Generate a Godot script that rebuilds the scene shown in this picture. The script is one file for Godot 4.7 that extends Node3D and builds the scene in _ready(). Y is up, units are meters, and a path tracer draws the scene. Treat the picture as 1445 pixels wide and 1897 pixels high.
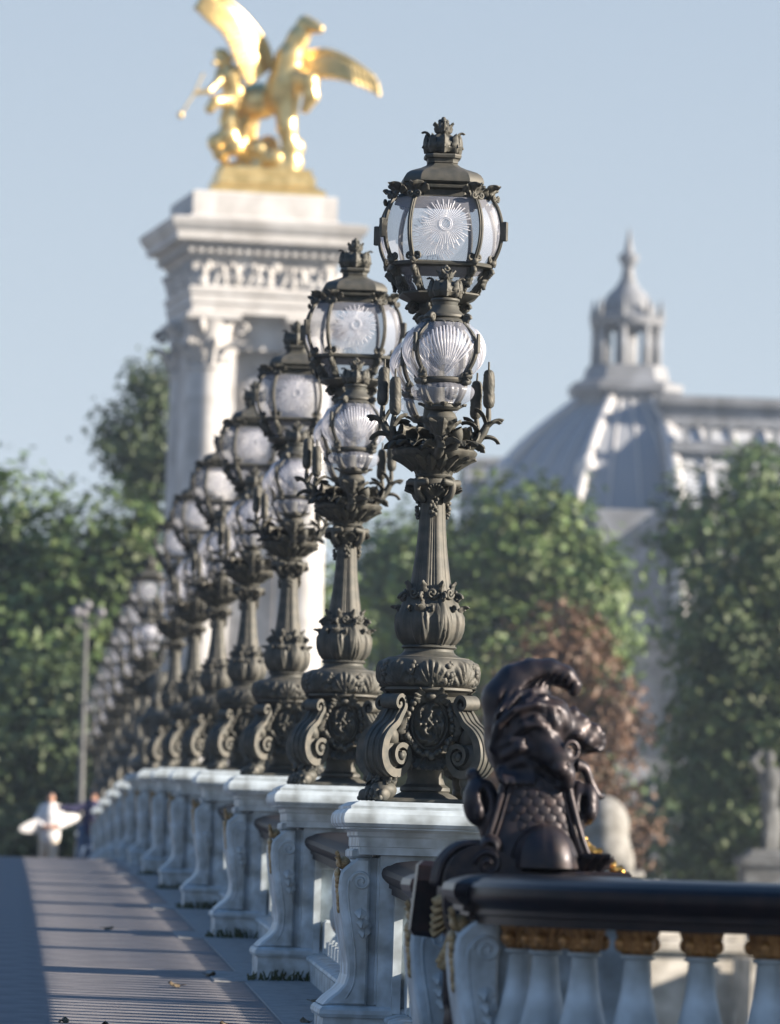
extends Node3D

const K := 1.0 / 350.0        # metres per photograph pixel at the nearest lamp
var rng := RandomNumberGenerator.new()


func _ready() -> void:
	# ---- camera, sky, sun, exposure
	var cam := Camera3D.new()
	cam.name = "camera"
	add_child(cam)
	cam.basis = Basis(Vector3.UP, deg_to_rad(-4.28)) * Basis(Vector3.RIGHT, deg_to_rad(3.83)) * Basis(Vector3.BACK, deg_to_rad(1.64))
	cam.position = Vector3(0, 1.03, 0)
	var lens := CameraAttributesPhysical.new()
	lens.frustum_focal_length = 12.0 / tan(deg_to_rad(11.591 / 2.0))
	lens.frustum_focus_distance = 26.3
	lens.frustum_near = 0.5
	lens.frustum_far = 3000.0
	lens.exposure_aperture = lens.frustum_focal_length / 51.0
	cam.attributes = lens
	cam.fov = 11.591
	cam.near = 0.5
	cam.far = 3000.0
	var env := Environment.new()
	env.background_mode = Environment.BG_SKY
	var sky := Sky.new()
	var sm := ProceduralSkyMaterial.new()
	sm.sky_top_color = Color(0.128, 0.449, 0.715)
	sm.sky_horizon_color = Color(0.83, 0.875, 0.903)
	sm.sky_curve = 0.35
	sm.ground_bottom_color = Color(0.5, 0.5, 0.5)
	sm.ground_horizon_color = Color(0.74, 0.78, 0.81)
	sm.sun_angle_max = 10.0
	sky.sky_material = sm
	env.sky = sky
	env.background_energy_multiplier = 0.34
	env.tonemap_mode = Environment.TONE_MAPPER_LINEAR
	env.tonemap_exposure = 2.95
	env.sdfgi_enabled = true
	env.ssao_enabled = true
	env.ssil_enabled = true
	env.fog_enabled = true
	env.fog_density = 0.00024
	env.fog_light_color = Color(0.74, 0.82, 0.92)
	var we := WorldEnvironment.new()
	we.name = "world_environment"
	we.environment = env
	add_child(we)
	var sun := DirectionalLight3D.new()
	sun.name = "sun"
	sun.light_energy = 1.6
	sun.light_color = Color(1.0, 0.94, 0.86)
	sun.light_angular_distance = 0.5
	sun.shadow_enabled = true
	add_child(sun)
	var el := deg_to_rad(20.0)
	var az := deg_to_rad(15.0)
	sun.look_at_from_position(Vector3.ZERO, -Vector3(cos(el) * cos(az), sin(el), cos(el) * sin(az)))

	rng.seed = 7
	make_materials()
	build_ground()
	build_pylon()
	build_near_pylon()
	build_palace()
	build_trees()
	build_parapet()
	build_corner()
	build_lamps()
	build_mid_group()
	build_monster()
	build_gilded_group()
	build_far_things()
	build_people()
	build_litter()


# ---------------------------------------------------------------- ground, deck, river
func build_ground() -> void:
	var b := B.new()
	b.grid([[Vector3(-1500, -8.6, 400), Vector3(1500, -8.6, 400)], [Vector3(-1500, -8.6, -2600), Vector3(1500, -8.6, -2600)]])
	struct("ground", b.done(M.earth))
	b = B.new()
	b.grid([[Vector3(-600, -7.6, 60), Vector3(600, -7.6, 60)], [Vector3(-600, -7.6, -127), Vector3(600, -7.6, -127)]])
	struct("river", b.done(M.river_water))
	b = B.new()
	b.box(Vector3(-900, -8.7, -2400), Vector3(900, -0.62, -127.5))
	struct("far_quay", b.done(M.quay_stone))
	# deck: pavement, carriageway, kerb, each following the hump of the bridge
	for e in [["pavement", -2.6, 2.66, 0.0, 0.5, "asphalt"], ["carriageway", -22.0, -2.75, -0.13, 0.5, "asphalt"], ["kerb", -2.75, -2.6, 0.0, 0.3, "border_stone"]]:
		b = B.new()
		var rows := []
		for i in 111:
			var z := 20.0 - i * 1.4
			var y: float = deck(z) + e[3]
			rows.append([Vector3(e[1], y - e[4], z), Vector3(e[1], y, z), Vector3(e[2], y, z), Vector3(e[2], y - e[4], z)])
		for k in 3:
			var strip := []
			for r in rows:
				strip.append([r[k], r[k + 1]])
			b.grid(strip)
		struct(e[0], b.done(M[e[5]]))
	b = B.new()
	b.box(Vector3(-22, -8.0, -240), Vector3(2.3, -0.75, -132))
	struct("avenue", b.done(M.asphalt))
	# pale stone border along the parapet, one slab after another, wider in front of each pedestal
	var border := Node3D.new()
	border.name = "stone_border"
	border.set_meta("kind", "structure")
	add_child(border)
	for i in range(-1, 16):
		for k in 5:
			var z0 := -26.7 * (0.745 + 0.255 * i) - 0.68 - k * 1.3617 + 1.3617
			var z1 := z0 - 1.35
			var wide := k == 0
			var yy := deck((z0 + z1) / 2)
			var slope := atan2(deck(z1) - deck(z0), z0 - z1)
			b = B.new()
			b.box(Vector3(1.4 if wide else 1.6, -0.05, -0.673), Vector3(2.1, 0.006 + rng.randf() * 0.003, 0.673), 0.004)
			inst(border, "slab", b.done(M.border_stone), Transform3D(Basis(Vector3.RIGHT, slope), Vector3(0, yy, (z0 + z1) / 2)))


# ---------------------------------------------------------------- parapet
func pedestal_console(w: float, sx: float) -> Array:
	# [console mesh, gilt drop mesh]; sx is -1 on the pavement side, 1 on the river side
	var b := B.new()
	b.t = Transform3D(Basis.from_scale(Vector3(sx, 1, 1)), Vector3.ZERO)
	var o := [Vector2(0.3, 0.213), Vector2(0.53, 0.213), Vector2(0.5, 0.245), Vector2(0.45, 0.285), Vector2(0.42, 0.32), Vector2(0.404, 0.37), Vector2(0.404, 0.43), Vector2(0.415, 0.5), Vector2(0.432, 0.6), Vector2(0.45, 0.71), Vector2(0.46, 0.81), Vector2(0.459, 0.87), Vector2(0.45, 0.91), Vector2(0.425, 0.938), Vector2(0.37, 0.982), Vector2(0.3, 0.982)]
	b.plate(o, -w, w, 0.012)
	b.box(Vector3(0.25, 0.213, -w + 0.05), Vector3(0.31, 0.985, w - 0.05))
	b.box(Vector3(0.24, 0.213, -w + 0.01), Vector3(0.262, 0.99, w - 0.012), 0.008)
	b.box(Vector3(0.29, 0.982, -w + 0.04), Vector3(0.395, 1.03, w - 0.03), 0.01)
	# raised line and volute on the flat face
	b.tube(crv([Vector3(0.375, 0.9, w), Vector3(0.41, 0.86, w), Vector3(0.41, 0.75, w), Vector3(0.385, 0.6, w), Vector3(0.365, 0.45, w), Vector3(0.37, 0.33, w), Vector3(0.41, 0.25, w)], 4), 0.007, 5)
	b.tube(B.volute(Vector3(0.345, 0.86, w), Vector3(1, 0, 0), Vector3(0, 1, 0), 0.055, 1.6), 0.009, 5)
	for k in 3:
		b.leaf(Vector3(0.335 - 0.01 * k, 0.78 - 0.05 * k, w - 0.03), Vector3(0.1, -1, 0.25), Vector3(0, 0, 1), 0.13, 0.07, 1.1)
	var g := B.new()
	g.t = Transform3D(Basis.from_scale(Vector3(sx, 1, 1)), Vector3(0.465 * sx, 0.0, 0))
	g.ell(Vector3(-0.03, 0.955, w - 0.12), Vector3(0.04, 0.035, 0.07))
	for k in 5:
		var a := -0.9 + 0.45 * k
		g.leaf(Vector3(-0.01, 0.935, w - 0.1), Vector3(0.05, cos(a), sin(a)), Vector3(1, 0, 0), 0.085, 0.045, 0.6)
	for k in 7:
		g.ell(Vector3(0.0 - 0.002 * k, 0.9 - 0.03 * k, w - 0.1 + 0.014 * sin(k * 2.0)), Vector3(0.018 - 0.0012 * k, 0.03, 0.055 - 0.006 * k))
	return [b.done(M.white_paint), g.done(M.pale_gilding)]

func make_pedestal() -> Node3D:
	var t := thing("lamp_pedestal", "", "pedestal", Vector3.ZERO, "white pedestals under the bronze lamps")
	var b := B.new()
	b.loft([Vector2(0.03, -0.2), Vector2(0.03, 0.15), Vector2(0.045, 0.152), Vector2(0.052, 0.17), Vector2(0.048, 0.19), Vector2(0.035, 0.205), Vector2(0.0, 0.212)], rect(0.5, 0.33), false, true)
	inst(t, "plinth", b.done(M.white_paint))
	b = B.new()
	b.loft([Vector2(0, 0.21), Vector2(0, 1.0)], rect(0.25, 0.34))
	inst(t, "die", b.done(M.white_paint))
	b = B.new()
	b.loft([Vector2(0.0, 1.0), Vector2(0.08, 1.002), Vector2(0.08, 1.04), Vector2(0.085, 1.045), Vector2(0.085, 1.09), Vector2(0.095, 1.1), Vector2(0.095, 1.12), Vector2(0.11, 1.135)], rect(0.285, 0.31), true, true)
	b.loft([Vector2(0.1, 1.132), Vector2(0.145, 1.135), Vector2(0.145, 1.143), Vector2(0.16, 1.148), Vector2(0.172, 1.165), Vector2(0.176, 1.19), Vector2(0.17, 1.215), Vector2(0.152, 1.236), Vector2(0.138, 1.24), Vector2(0.138, 1.255), Vector2(0.11, 1.272), Vector2(0.09, 1.28)], rect(0.285, 0.36), true, true)
	inst(t, "cap", b.done(M.white_paint))
	for s in [-1.0, 1.0]:
		var c := pedestal_console(0.3, s)
		var o := inst(t, "console", c[0])
		inst(o, "gilt_drop", c[1])
	return t

func baluster_meshes() -> Array:
	var b := B.new()
	b.box(Vector3(-0.1, 0.185, -0.125), Vector3(0.1, 0.275, 0.125), 0.006)
	b.box(Vector3(-0.075, 0.27, -0.075), Vector3(0.075, 0.292, 0.075), 0.006)
	var fl := func(th, y, r): return r * (1.0 + 0.03 * cos(th * 16.0) * smoothstep(0.33, 0.4, y) * (1.0 - smoothstep(0.66, 0.7, y)))
	b.lathe([Vector2(0.07, 0.29), Vector2(0.07, 0.305), Vector2(0.052, 0.32), Vector2(0.048, 0.335), Vector2(0.062, 0.35), Vector2(0.077, 0.385), Vector2(0.086, 0.425), Vector2(0.088, 0.455), Vector2(0.084, 0.485), Vector2(0.078, 0.493), Vector2(0.066, 0.54), Vector2(0.053, 0.6), Vector2(0.046, 0.66), Vector2(0.043, 0.705), Vector2(0.058, 0.712), Vector2(0.058, 0.722)], 32, fl)
	var g := B.new()
	var fl2 := func(th, _y, r): return r * (1.0 + 0.1 * cos(th * 10.0))
	g.lathe([Vector2(0.046, 0.722), Vector2(0.056, 0.735), Vector2(0.058, 0.76), Vector2(0.066, 0.785), Vector2(0.07, 0.797)], 40, fl2)
	for k in 4:
		var a := TAU * (k + 0.5) / 4
		g.ell(Vector3(cos(a) * 0.066, 0.755, sin(a) * 0.066), Vector3(0.022, 0.026, 0.022))
	var f := B.new()
	for k in 4:
		f.t = turn(90.0 * k + 45.0)
		f.leaf(Vector3(0.083, 0.36, 0), Vector3(0.25, 1, 0), Vector3(1, 0, 0), 0.09, 0.03, -0.25, 1.0)
	f.t = Transform3D()
	return [b.done(M.white_paint), g.done(M.worn_gilding), f.done(M.worn_gilding)]

func rail_profile() -> Array:
	var half := [Vector2(0.19, 0.805), Vector2(0.19, 0.835), Vector2(0.205, 0.84), Vector2(0.205, 0.86), Vector2(0.222, 0.872), Vector2(0.24, 0.892), Vector2(0.246, 0.915), Vector2(0.238, 0.94), Vector2(0.215, 0.955), Vector2(0.2, 0.957), Vector2(0.17, 0.972), Vector2(0.09, 0.984), Vector2(0.0, 0.987)]
	var out := half.duplicate()
	for i in range(half.size() - 2, -1, -1):
		out.append(Vector2(-half[i].x, half[i].y))
	return out

func base_profile() -> Array:
	return [Vector2(0.19, -0.25), Vector2(0.19, 0.13), Vector2(0.205, 0.135), Vector2(0.214, 0.15), Vector2(0.208, 0.168), Vector2(0.185, 0.176), Vector2(0.15, 0.186), Vector2(-0.15, 0.186), Vector2(-0.185, 0.176), Vector2(-0.208, 0.168), Vector2(-0.214, 0.15), Vector2(-0.205, 0.135), Vector2(-0.19, 0.13), Vector2(-0.19, -0.25)]

func fill_bay(t: Node3D, half: float, m: Array) -> void:
	var line := [Vector3(0, 0, half), Vector3(0, 0, -half)]
	var b := B.new()
	b.sweep(base_profile(), line)
	inst(t, "base_rail", b.done(M.white_paint))
	b = B.new()
	b.sweep(rail_profile(), line)
	inst(t, "handrail", b.done(M.weathered_rail))
	b = B.new()
	b.box(Vector3(-0.16, 0.18, -0.13), Vector3(0.16, 0.804, 0.13), 0.012)
	b.box(Vector3(-0.172, 0.26, -0.08), Vector3(0.172, 0.72, 0.08), 0.01)
	inst(t, "mid_pier", b.done(M.white_paint))
	for s in [1, -1]:
		b = B.new()
		b.box(Vector3(-0.175, 0.18, s * (half + 0.01) - 0.05), Vector3(-0.13, 0.804, s * (half + 0.01) + 0.05), 0.006)
		b.box(Vector3(0.06, 0.18, s * (half + 0.01) - 0.05), Vector3(0.1, 0.804, s * (half + 0.01) + 0.05), 0.006)
		b.box(Vector3(-0.175, 0.74, s * (half + 0.01) - 0.044), Vector3(0.1, 0.802, s * (half + 0.01) + 0.044), 0.006)
		b.box(Vector3(-0.11, 0.182, s * (half - 0.1) - 0.12), Vector3(0.11, 0.41, s * (half - 0.1) + 0.12), 0.012)
		inst(t, "end_pier", b.done(M.white_paint))
	var n := 9
	var step := (half - 0.36) / n
	for s in [1, -1]:
		for k in n:
			var o := inst(t, "baluster", m[0], Transform3D(Basis(), Vector3(0, 0, s * (0.14 + step * (k + 0.5)))))
			inst(o, "capital", m[1])
			inst(o, "gilt_leaf", m[2])

const NTH := ["nearest", "second", "third", "fourth", "fifth", "sixth", "seventh", "eighth", "ninth", "tenth", "eleventh", "twelfth", "thirteenth", "farthest"]

func post_z(i: int) -> float:
	return -26.7 * (0.745 + 0.255 * i)

func lamp_slots() -> Array:
	return [1, 2, 3, 4, 5, 6, 7, 9, 10, 11, 12, 13, 14, 15]

func build_parapet() -> void:
	var m := baluster_meshes()
	var proto: Node3D
	var slots := lamp_slots()
	for k in 14:
		var z := post_z(slots[k])
		var at := Vector3(2.226, deck(z), z)
		var label: String = "white painted pedestal with S-shaped consoles under the %s bronze lamp from the sea monster" % NTH[k]
		if k == 13:
			label = "white painted pedestal with S-shaped consoles under the lamp farthest along the bridge"
		if k == 0:
			proto = make_pedestal()
			proto.position = at
			proto.set_meta("label", label)
		else:
			copy(proto, at, label)
	var mid := copy(proto, Vector3(2.226, deck(post_z(8)), post_z(8)), "white pedestal at the crest of the bridge carrying dark bronze figures")
	mid.set_meta("group", "white pedestals under the bronze lamps")
	var bay: Node3D
	for i in range(0, 16):
		var z0 := post_z(i)
		var z1 := post_z(i + 1)
		if i == 15:
			z1 = z0 - 6.8
		var at := Vector3(2.226, (deck(z0) + deck(z1)) / 2, (z0 + z1) / 2)
		var label := "white balustrade bay with bronze handrail between the %s and %s lamps"
		if i == 0:
			label = "balustrade bay with bronze handrail between sea monster pier and nearest lamp pedestal"
		elif i < 7:
			label = label % [NTH[i - 1], NTH[i]]
		elif i == 7:
			label = "balustrade bay just on the near side of the bronze figures at the crest"
		elif i == 8:
			label = "balustrade bay just on the far side of the bronze figures at the crest"
		elif i < 15:
			label = label % [NTH[i - 2], NTH[i - 1]]
		else:
			label = "last white balustrade bay beyond the farthest lamp beside the stone pylon"
		if i == 0:
			bay = thing("balustrade_bay", label, "balustrade", at, "balustrade bays between the lamps")
			fill_bay(bay, 3.06, m)
			bay.rotation.x = atan2(deck(z1) - deck(z0), z0 - z1)
		else:
			var c := copy(bay, at, label)
			c.rotation.x = atan2(deck(z1) - deck(z0), z0 - z1)


# ---------------------------------------------------------------- near corner pier and curved balustrade
func build_corner() -> void:
	var m := baluster_meshes()
	var g0 := -0.25
	var t := thing("corner_pier", "broad white end pier with two S-shaped consoles under the bronze sea monster", "pier", Vector3(2.14, 0, -19.7))
	var b := B.new()
	b.loft([Vector2(0.03, -0.7), Vector2(0.03, 0.0), Vector2(0.05, 0.01), Vector2(0.05, 0.05), Vector2(0.0, 0.07)], rect(0.46, 1.16), false, true)
	inst(t, "plinth", b.done(M.white_paint))
	b = B.new()
	b.loft([Vector2(0, 0.06), Vector2(0, 0.80)], rect(0.24, 1.12), false, true)
	inst(t, "die", b.done(M.white_paint))
	for s in [-1.0, 1.0]:
		var c := pedestal_console(0.19, s)
		for z in [1.0, -1.0]:
			if s > 0 and z > 0:
				continue
			var o := inst(t, "console", c[0], Transform3D(Basis.from_scale(Vector3(1.02, 0.97, 1)), Vector3(0, -0.16, z)))
			inst(o, "gilt_drop", c[1])
	# bronze cornice over each console, broken in the middle for the hanging ornament
	b = B.new()
	for z in [0.99, -0.99]:
		b.t = Transform3D(Basis(), Vector3(-0.09, 0, z))
		b.loft([Vector2(-0.04, 0.78), Vector2(-0.04, 0.81), Vector2(-0.015, 0.815), Vector2(-0.015, 0.835), Vector2(0.0, 0.845), Vector2(0.02, 0.865), Vector2(0.026, 0.89), Vector2(0.018, 0.915), Vector2(-0.01, 0.93), Vector2(-0.06, 0.945), Vector2(-0.12, 0.953)], rect(0.37, 0.22), true, true)
	b.t = Transform3D()
	b.loft([Vector2(0, 0.79), Vector2(0, 0.93), Vector2(-0.03, 0.95)], rect(0.3, 0.775), true, true)
	inst(t, "bronze_cornice", b.done(M.rail_bronze))
	# hanging bronze ornament on the pavement side
	t = thing("hanging_ornament", "bronze tassel-like ornament with worn gilding hanging between the two white consoles", "ornament", Vector3(1.86, 0, -19.65))
	b = B.new()
	b.t = Transform3D(Basis(Vector3.UP, PI), Vector3.ZERO)
	var fl := func(th, y, r): return r * (1.0 + (0.1 * cos(th * 18.0) if y > 0.42 and y < 0.58 else 0.02 * cos(th * 7.0)))
	b.lathe([Vector2(0.008, -0.2), Vector2(0.014, 0.04), Vector2(0.05, 0.09), Vector2(0.045, 0.15), Vector2(0.085, 0.25), Vector2(0.125, 0.36), Vector2(0.118, 0.41), Vector2(0.118, 0.44), Vector2(0.12, 0.57), Vector2(0.115, 0.6), Vector2(0.1, 0.7), Vector2(0.06, 0.86)], 54, fl)
	inst(t, "fluted_tail", b.done(M.dark_bronze))
	b = B.new()
	b.t = Transform3D(Basis(Vector3.UP, PI), Vector3.ZERO)
	for k in 9:
		var a := -1.5 + 3.0 * k / 8.0
		b.leaf(Vector3(0.085 * cos(a), 0.78 - 0.02 * (k % 2), 0.085 * sin(a)), Vector3(0.25 * cos(a), -1, 0.25 * sin(a)), Vector3(cos(a), 0, sin(a)), 0.2, 0.075, 0.35)
	for k in 5:
		b.leaf(Vector3(0.05, 0.97 - 0.03 * k, -0.06 + 0.03 * k), Vector3(0.5, -0.8, 0.2 - 0.1 * k), Vector3(1, 0.2, 0), 0.2, 0.1, 0.6)
	inst(t, "gilt_plume", b.done(M.pale_gilding))
	b = B.new()
	b.t = Transform3D(Basis(), Vector3(-0.02, 0, 0.0))
	var side := crv([Vector2(0.17, 0.99), Vector2(0.1, 1.03), Vector2(0.03, 1.06), Vector2(-0.05, 1.045), Vector2(-0.105, 0.99), Vector2(-0.13, 0.9), Vector2(-0.125, 0.8), Vector2(-0.1, 0.7)], 4)
	side.append(Vector2(-0.05, 0.7))
	side.append(Vector2(0.05, 0.9))
	side.append(Vector2(0.17, 0.93))
	b.plate(side, -0.15, 0.15)
	b.tube(B.volute(Vector3(0.04, 0.985, 0.15), Vector3(-1, 0, 0), Vector3(0, 1, 0), 0.055, 1.5), 0.013, 6)
	for k in 3:
		b.tube(crv([Vector3(0.05, 1.065, -0.1 + 0.1 * k), Vector3(-0.06, 1.055, -0.1 + 0.1 * k), Vector3(-0.13, 0.99, -0.1 + 0.1 * k), Vector3(-0.15, 0.9, -0.1 + 0.1 * k)], 4), 0.016, 6)
	inst(t, "scroll_band", b.done(M.dark_bronze))
	b = B.new()
	b.t = Transform3D(Basis(Vector3.BACK, -0.1), Vector3(-0.17, 0.84, -0.38))
	b.box(Vector3(-0.055, -0.15, -0.06), Vector3(0.07, 0.15, 0.06), 0.02)
	inst(t, "bronze_stop", b.done(M.rail_bronze))
	# curved balustrade that turns away to the right
	var spots := [Vector3(1.906, 0, -18.42), Vector3(1.972, 0, -18.2), Vector3(2.088, 0, -17.99), Vector3(2.256, 0, -17.81), Vector3(2.47, 0, -17.7), Vector3(2.7, 0, -17.63), Vector3(2.935, 0, -17.58), Vector3(3.17, 0, -17.54), Vector3(3.41, 0, -17.51), Vector3(3.65, 0, -17.49)]
	var line := [Vector3(1.89, 0, -18.72)]
	line.append_array(crv(spots, 3))
	line.append(Vector3(4.4, 0, -17.45))
	t = thing("curved_balustrade", "curved white balustrade with dark bronze handrail turning right beside the sea monster", "balustrade", Vector3.ZERO)
	b = B.new()
	b.t = Transform3D(Basis().scaled(Vector3(1, 1, 1)), Vector3(0, -0.035, 0))
	var rp := []
	for q in rail_profile():
		rp.append(Vector2(q.x * 0.8, q.y))
	b.sweep(rp, line)
	inst(t, "handrail", b.done(M.rail_bronze))
	b = B.new()
	b.t = Transform3D(Basis(), Vector3(0, -0.13, 0))
	b.sweep(base_profile(), line)
	inst(t, "base_rail", b.done(M.white_paint))
	for i in spots.size():
		var x := Transform3D(Basis(Vector3.UP, 0.4 * i).scaled(Vector3(1.05, 1.12, 1.05)), spots[i] + Vector3(0, -0.125, 0))
		var o := inst(t, "baluster", m[0], x)
		inst(o, "capital", m[1])
		inst(o, "gilt_leaf", m[2])

func build_near_pylon() -> void:
	# the twin of the far pylon stands just outside the picture and shades the near balustrade
	for o in get_children():
		if o.name == "stone_pylon":
			copy(o, Vector3(8.6, -0.4, -15.3), "matching stone pylon just outside the right edge of the picture")
			return


# ---------------------------------------------------------------- the bronze candelabra
func Y(py: float) -> float:
	return (1487.0 - py) / 346.5

func pr(list: Array, small := false) -> Array:
	var out := []
	for e in list:
		out.append(Vector2(e[0] * K, (1576.0 - e[1]) / 352.0 - 0.25 if small else Y(e[1])))
	if out[0].y > out[-1].y:
		out.reverse()
	return out

func ys(py: float) -> float:
	return (1576.0 - py) / 352.0 - 0.25

func finial(b: B, y0: float, s: float) -> void:
	# leaf cup, bud and berries; y0 is the foot, s the scale (1 = big lantern, 70 px tall)
	var q := s * K
	var keep := b.t
	b.t = keep * Transform3D(Basis(), Vector3(0, y0, 0))
	var fl := func(th, _y, r): return r * (1.0 + 0.09 * cos(th * 8.0))
	b.lathe([Vector2(14, 0), Vector2(28, 4), Vector2(34, 12), Vector2(33, 22), Vector2(26, 31), Vector2(17, 37), Vector2(12, 40)].map(func(v): return v * q), 48, fl)
	for k in 8:
		var a := TAU * k / 8
		var d := Vector3(cos(a), 0, sin(a))
		b.leaf((d * 31 + Vector3.UP * 2) * q, d * 0.25 + Vector3.UP, d, 36 * q, 20 * q, -0.75, 2.5, 0.3)
		b.tube(B.volute((d * 30 + Vector3.UP * 12) * q, d, Vector3.UP, 8 * q, 1.4, 14), 2.2 * q, 4)
		if k % 2 == 0:
			b.leaf((d * 24 + Vector3.UP * 24) * q, d * 0.1 + Vector3.UP, d, 29 * q, 11 * q, 2.6, 2.0, 1.0)
	b.lathe([Vector2(9, 38), Vector2(15, 43), Vector2(16.5, 50), Vector2(13, 57), Vector2(8, 61)].map(func(v): return v * q), 20, func(th, _y, r): return r * (1.0 + 0.1 * cos(th * 6.0)))
	for k in 6:
		var a := TAU * (k + 0.5) / 6
		var d := Vector3(cos(a), 0, sin(a))
		b.leaf((d * 13 + Vector3.UP * 42) * q, d * 0.2 + Vector3.UP, d, 20 * q, 11 * q, 0.9, 2.0)
		b.ball((d * 7 + Vector3.UP * (61 + (k % 2) * 3)) * q, 4.6 * q, 7)
	b.ball(Vector3(0, 68, 0) * q, 4.8 * q, 8)
	b.ball(Vector3(2, 64, 2) * q, 5 * q, 8)
	b.t = keep

func make_lamp() -> Node3D:
	var br: Material = M.lamp_bronze
	var t := thing("candelabra_lamp", "", "street lamp", Vector3.ZERO, "bronze candelabra lamps along the parapet")
	var b := B.new()
	b.box(Vector3(-0.245, 0.0, -0.245), Vector3(0.245, 0.024, 0.245), 0.006)
	b.lathe(pr([[44, 1415], [35, 1425], [33, 1440], [37, 1452], [46, 1458], [47, 1464], [44, 1467], [58, 1474], [66, 1481]]), 32)
	b.lathe(pr([[78, 1284], [66, 1292], [60, 1310], [58, 1340], [55, 1370], [47, 1400], [42, 1416]]), 32)
	inst(t, "core", b.done(br))
	# scroll feet on the diagonals, each on a lion's paw
	b = B.new()
	var path := crv([Vector2(0.275, 0.528), Vector2(0.272, 0.512), Vector2(0.29, 0.5), Vector2(0.309, 0.52), Vector2(0.3, 0.55), Vector2(0.272, 0.562), Vector2(0.246, 0.54), Vector2(0.246, 0.502), Vector2(0.275, 0.46), Vector2(0.305, 0.418), Vector2(0.36, 0.375), Vector2(0.397, 0.322), Vector2(0.41, 0.25), Vector2(0.39, 0.195), Vector2(0.355, 0.165), Vector2(0.315, 0.153), Vector2(0.265, 0.16), Vector2(0.225, 0.195), Vector2(0.208, 0.245), Vector2(0.228, 0.288), Vector2(0.27, 0.302), Vector2(0.309, 0.285), Vector2(0.322, 0.25), Vector2(0.305, 0.217), Vector2(0.273, 0.21), Vector2(0.25, 0.235), Vector2(0.262, 0.262), Vector2(0.285, 0.262)], 4)
	var th := stretch([0.014, 0.016, 0.018, 0.02, 0.022, 0.026, 0.034, 0.048, 0.05, 0.048, 0.042, 0.034, 0.028, 0.024, 0.022, 0.02, 0.018, 0.016], path.size())
	var hw := stretch([0.052, 0.055, 0.058, 0.062, 0.066, 0.068, 0.068, 0.066, 0.066, 0.068, 0.07, 0.072, 0.074, 0.078], path.size())
	b.ribbon(path, hw, th)
	b.ell(Vector3(0.285, 0.24, 0), Vector3(0.11, 0.09, 0.05))
	b.ell(Vector3(0.3, 0.35, 0), Vector3(0.05, 0.07, 0.045), Basis(Vector3.BACK, -0.6))
	b.ball(Vector3(0.276, 0.245, 0.062), 0.024)
	b.ball(Vector3(0.276, 0.245, -0.062), 0.024)
	for zz in [-0.04, 0.0, 0.04]:
		var line := []
		for i in range(24, 66):
			var d: Vector2 = (path[i + 1] - path[i - 1]).normalized()
			var q: Vector2 = path[i] + Vector2(d.y, -d.x) * -th[i] * 0.5
			var q2: Vector2 = path[i] + Vector2(d.y, -d.x) * th[i] * 0.5
			var use := q if q.distance_to(Vector2(0.28, 0.3)) > q2.distance_to(Vector2(0.28, 0.3)) else q2
			line.append(Vector3(use.x, use.y, zz))
		b.tube(line, 0.008, 5)
	for s in [-1, 1]:
		b.leaf(Vector3(0.22, 0.33, 0.03 * s), Vector3(0.2, 1, 0.1 * s), Vector3(0, 0, s), 0.14, 0.07, 0.5)
		b.leaf(Vector3(0.2, 0.2, 0.04 * s), Vector3(-1, 0.3, 0.1 * s), Vector3(0, 0, s), 0.09, 0.07, 0.5)
	for k in 4:
		b.leaf(Vector3(0.3 + 0.03 * k, 0.155, -0.05 + 0.033 * k), Vector3(0.3, -1, 0), Vector3(1, 0, 0), 0.06, 0.035, 0.9)
	var foot := b.done(br)
	b = B.new()
	b.ell(Vector3(0.335, 0.062, 0), Vector3(0.075, 0.052, 0.066), Basis(), 14, 10)
	b.ell(Vector3(0.3, 0.118, 0), Vector3(0.05, 0.06, 0.055))
	for k in 4:
		var z := -0.05 + 0.0333 * k
		b.ell(Vector3(0.395 - absf(z) * 0.25, 0.04, z), Vector3(0.04, 0.032, 0.018), Basis(), 10, 8)
		b.ell(Vector3(0.428 - absf(z) * 0.25, 0.022, z), Vector3(0.016, 0.014, 0.009))
		b.leaf(Vector3(0.34, 0.13, z), Vector3(0.5, -0.8, 0), Vector3(1, 0.4, 0), 0.05, 0.03, 0.6)
	var paw := b.done(br)
	for k in 4:
		var o := inst(t, "scroll_foot", foot, turn(45.0 + 90.0 * k))
		inst(o, "lion_paw", paw)
	# medallions in garlands on the four sides
	b = B.new()
	var fn := FastNoiseLite.new()
	fn.seed = 4
	fn.frequency = 26.0
	fn.fractal_octaves = 2
	var rows := []
	for i in 15:
		var s := float(i) / 14
		var row := []
		for j in 40:
			var a := TAU * j / 40
			var yy := sin(a) * s * 0.122
			var zz := cos(a) * s * 0.088
			row.append(Vector3(0.166 + 0.045 * sqrt(maxf(0.0, 1.0 - s * s)) + (fn.get_noise_2d(yy, zz) * 0.034 if s < 0.95 else 0.0), 0.415 + yy, zz))
		rows.append(row)
	b.grid(rows, true)
	b.tube(crv_loop(0.166, 0.415, 0.128, 0.094), 0.009, 6)
	var medal := b.done(br)
	b = B.new()
	rng.seed = 21
	for k in 26:
		var a := deg_to_rad(120.0 + 300.0 * k / 25.0)
		for e in 2:
			b.ell(Vector3(0.172 + rng.randf() * 0.03, 0.41 + sin(a) * 0.155 + rng.randf_range(-0.01, 0.01), cos(a) * 0.124 + rng.randf_range(-0.01, 0.01)), Vector3(1, 1, 1) * rng.randf_range(0.012, 0.021), Basis(), 7, 5)
	for k in 7:
		var a := -1.2 + 0.4 * k
		b.leaf(Vector3(0.19, 0.555, 0), Vector3(0.2, 0.45 * cos(a * 1.3) - 0.1, sin(a)), Vector3(1, 0, 0), 0.1, 0.05, 0.9)
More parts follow.
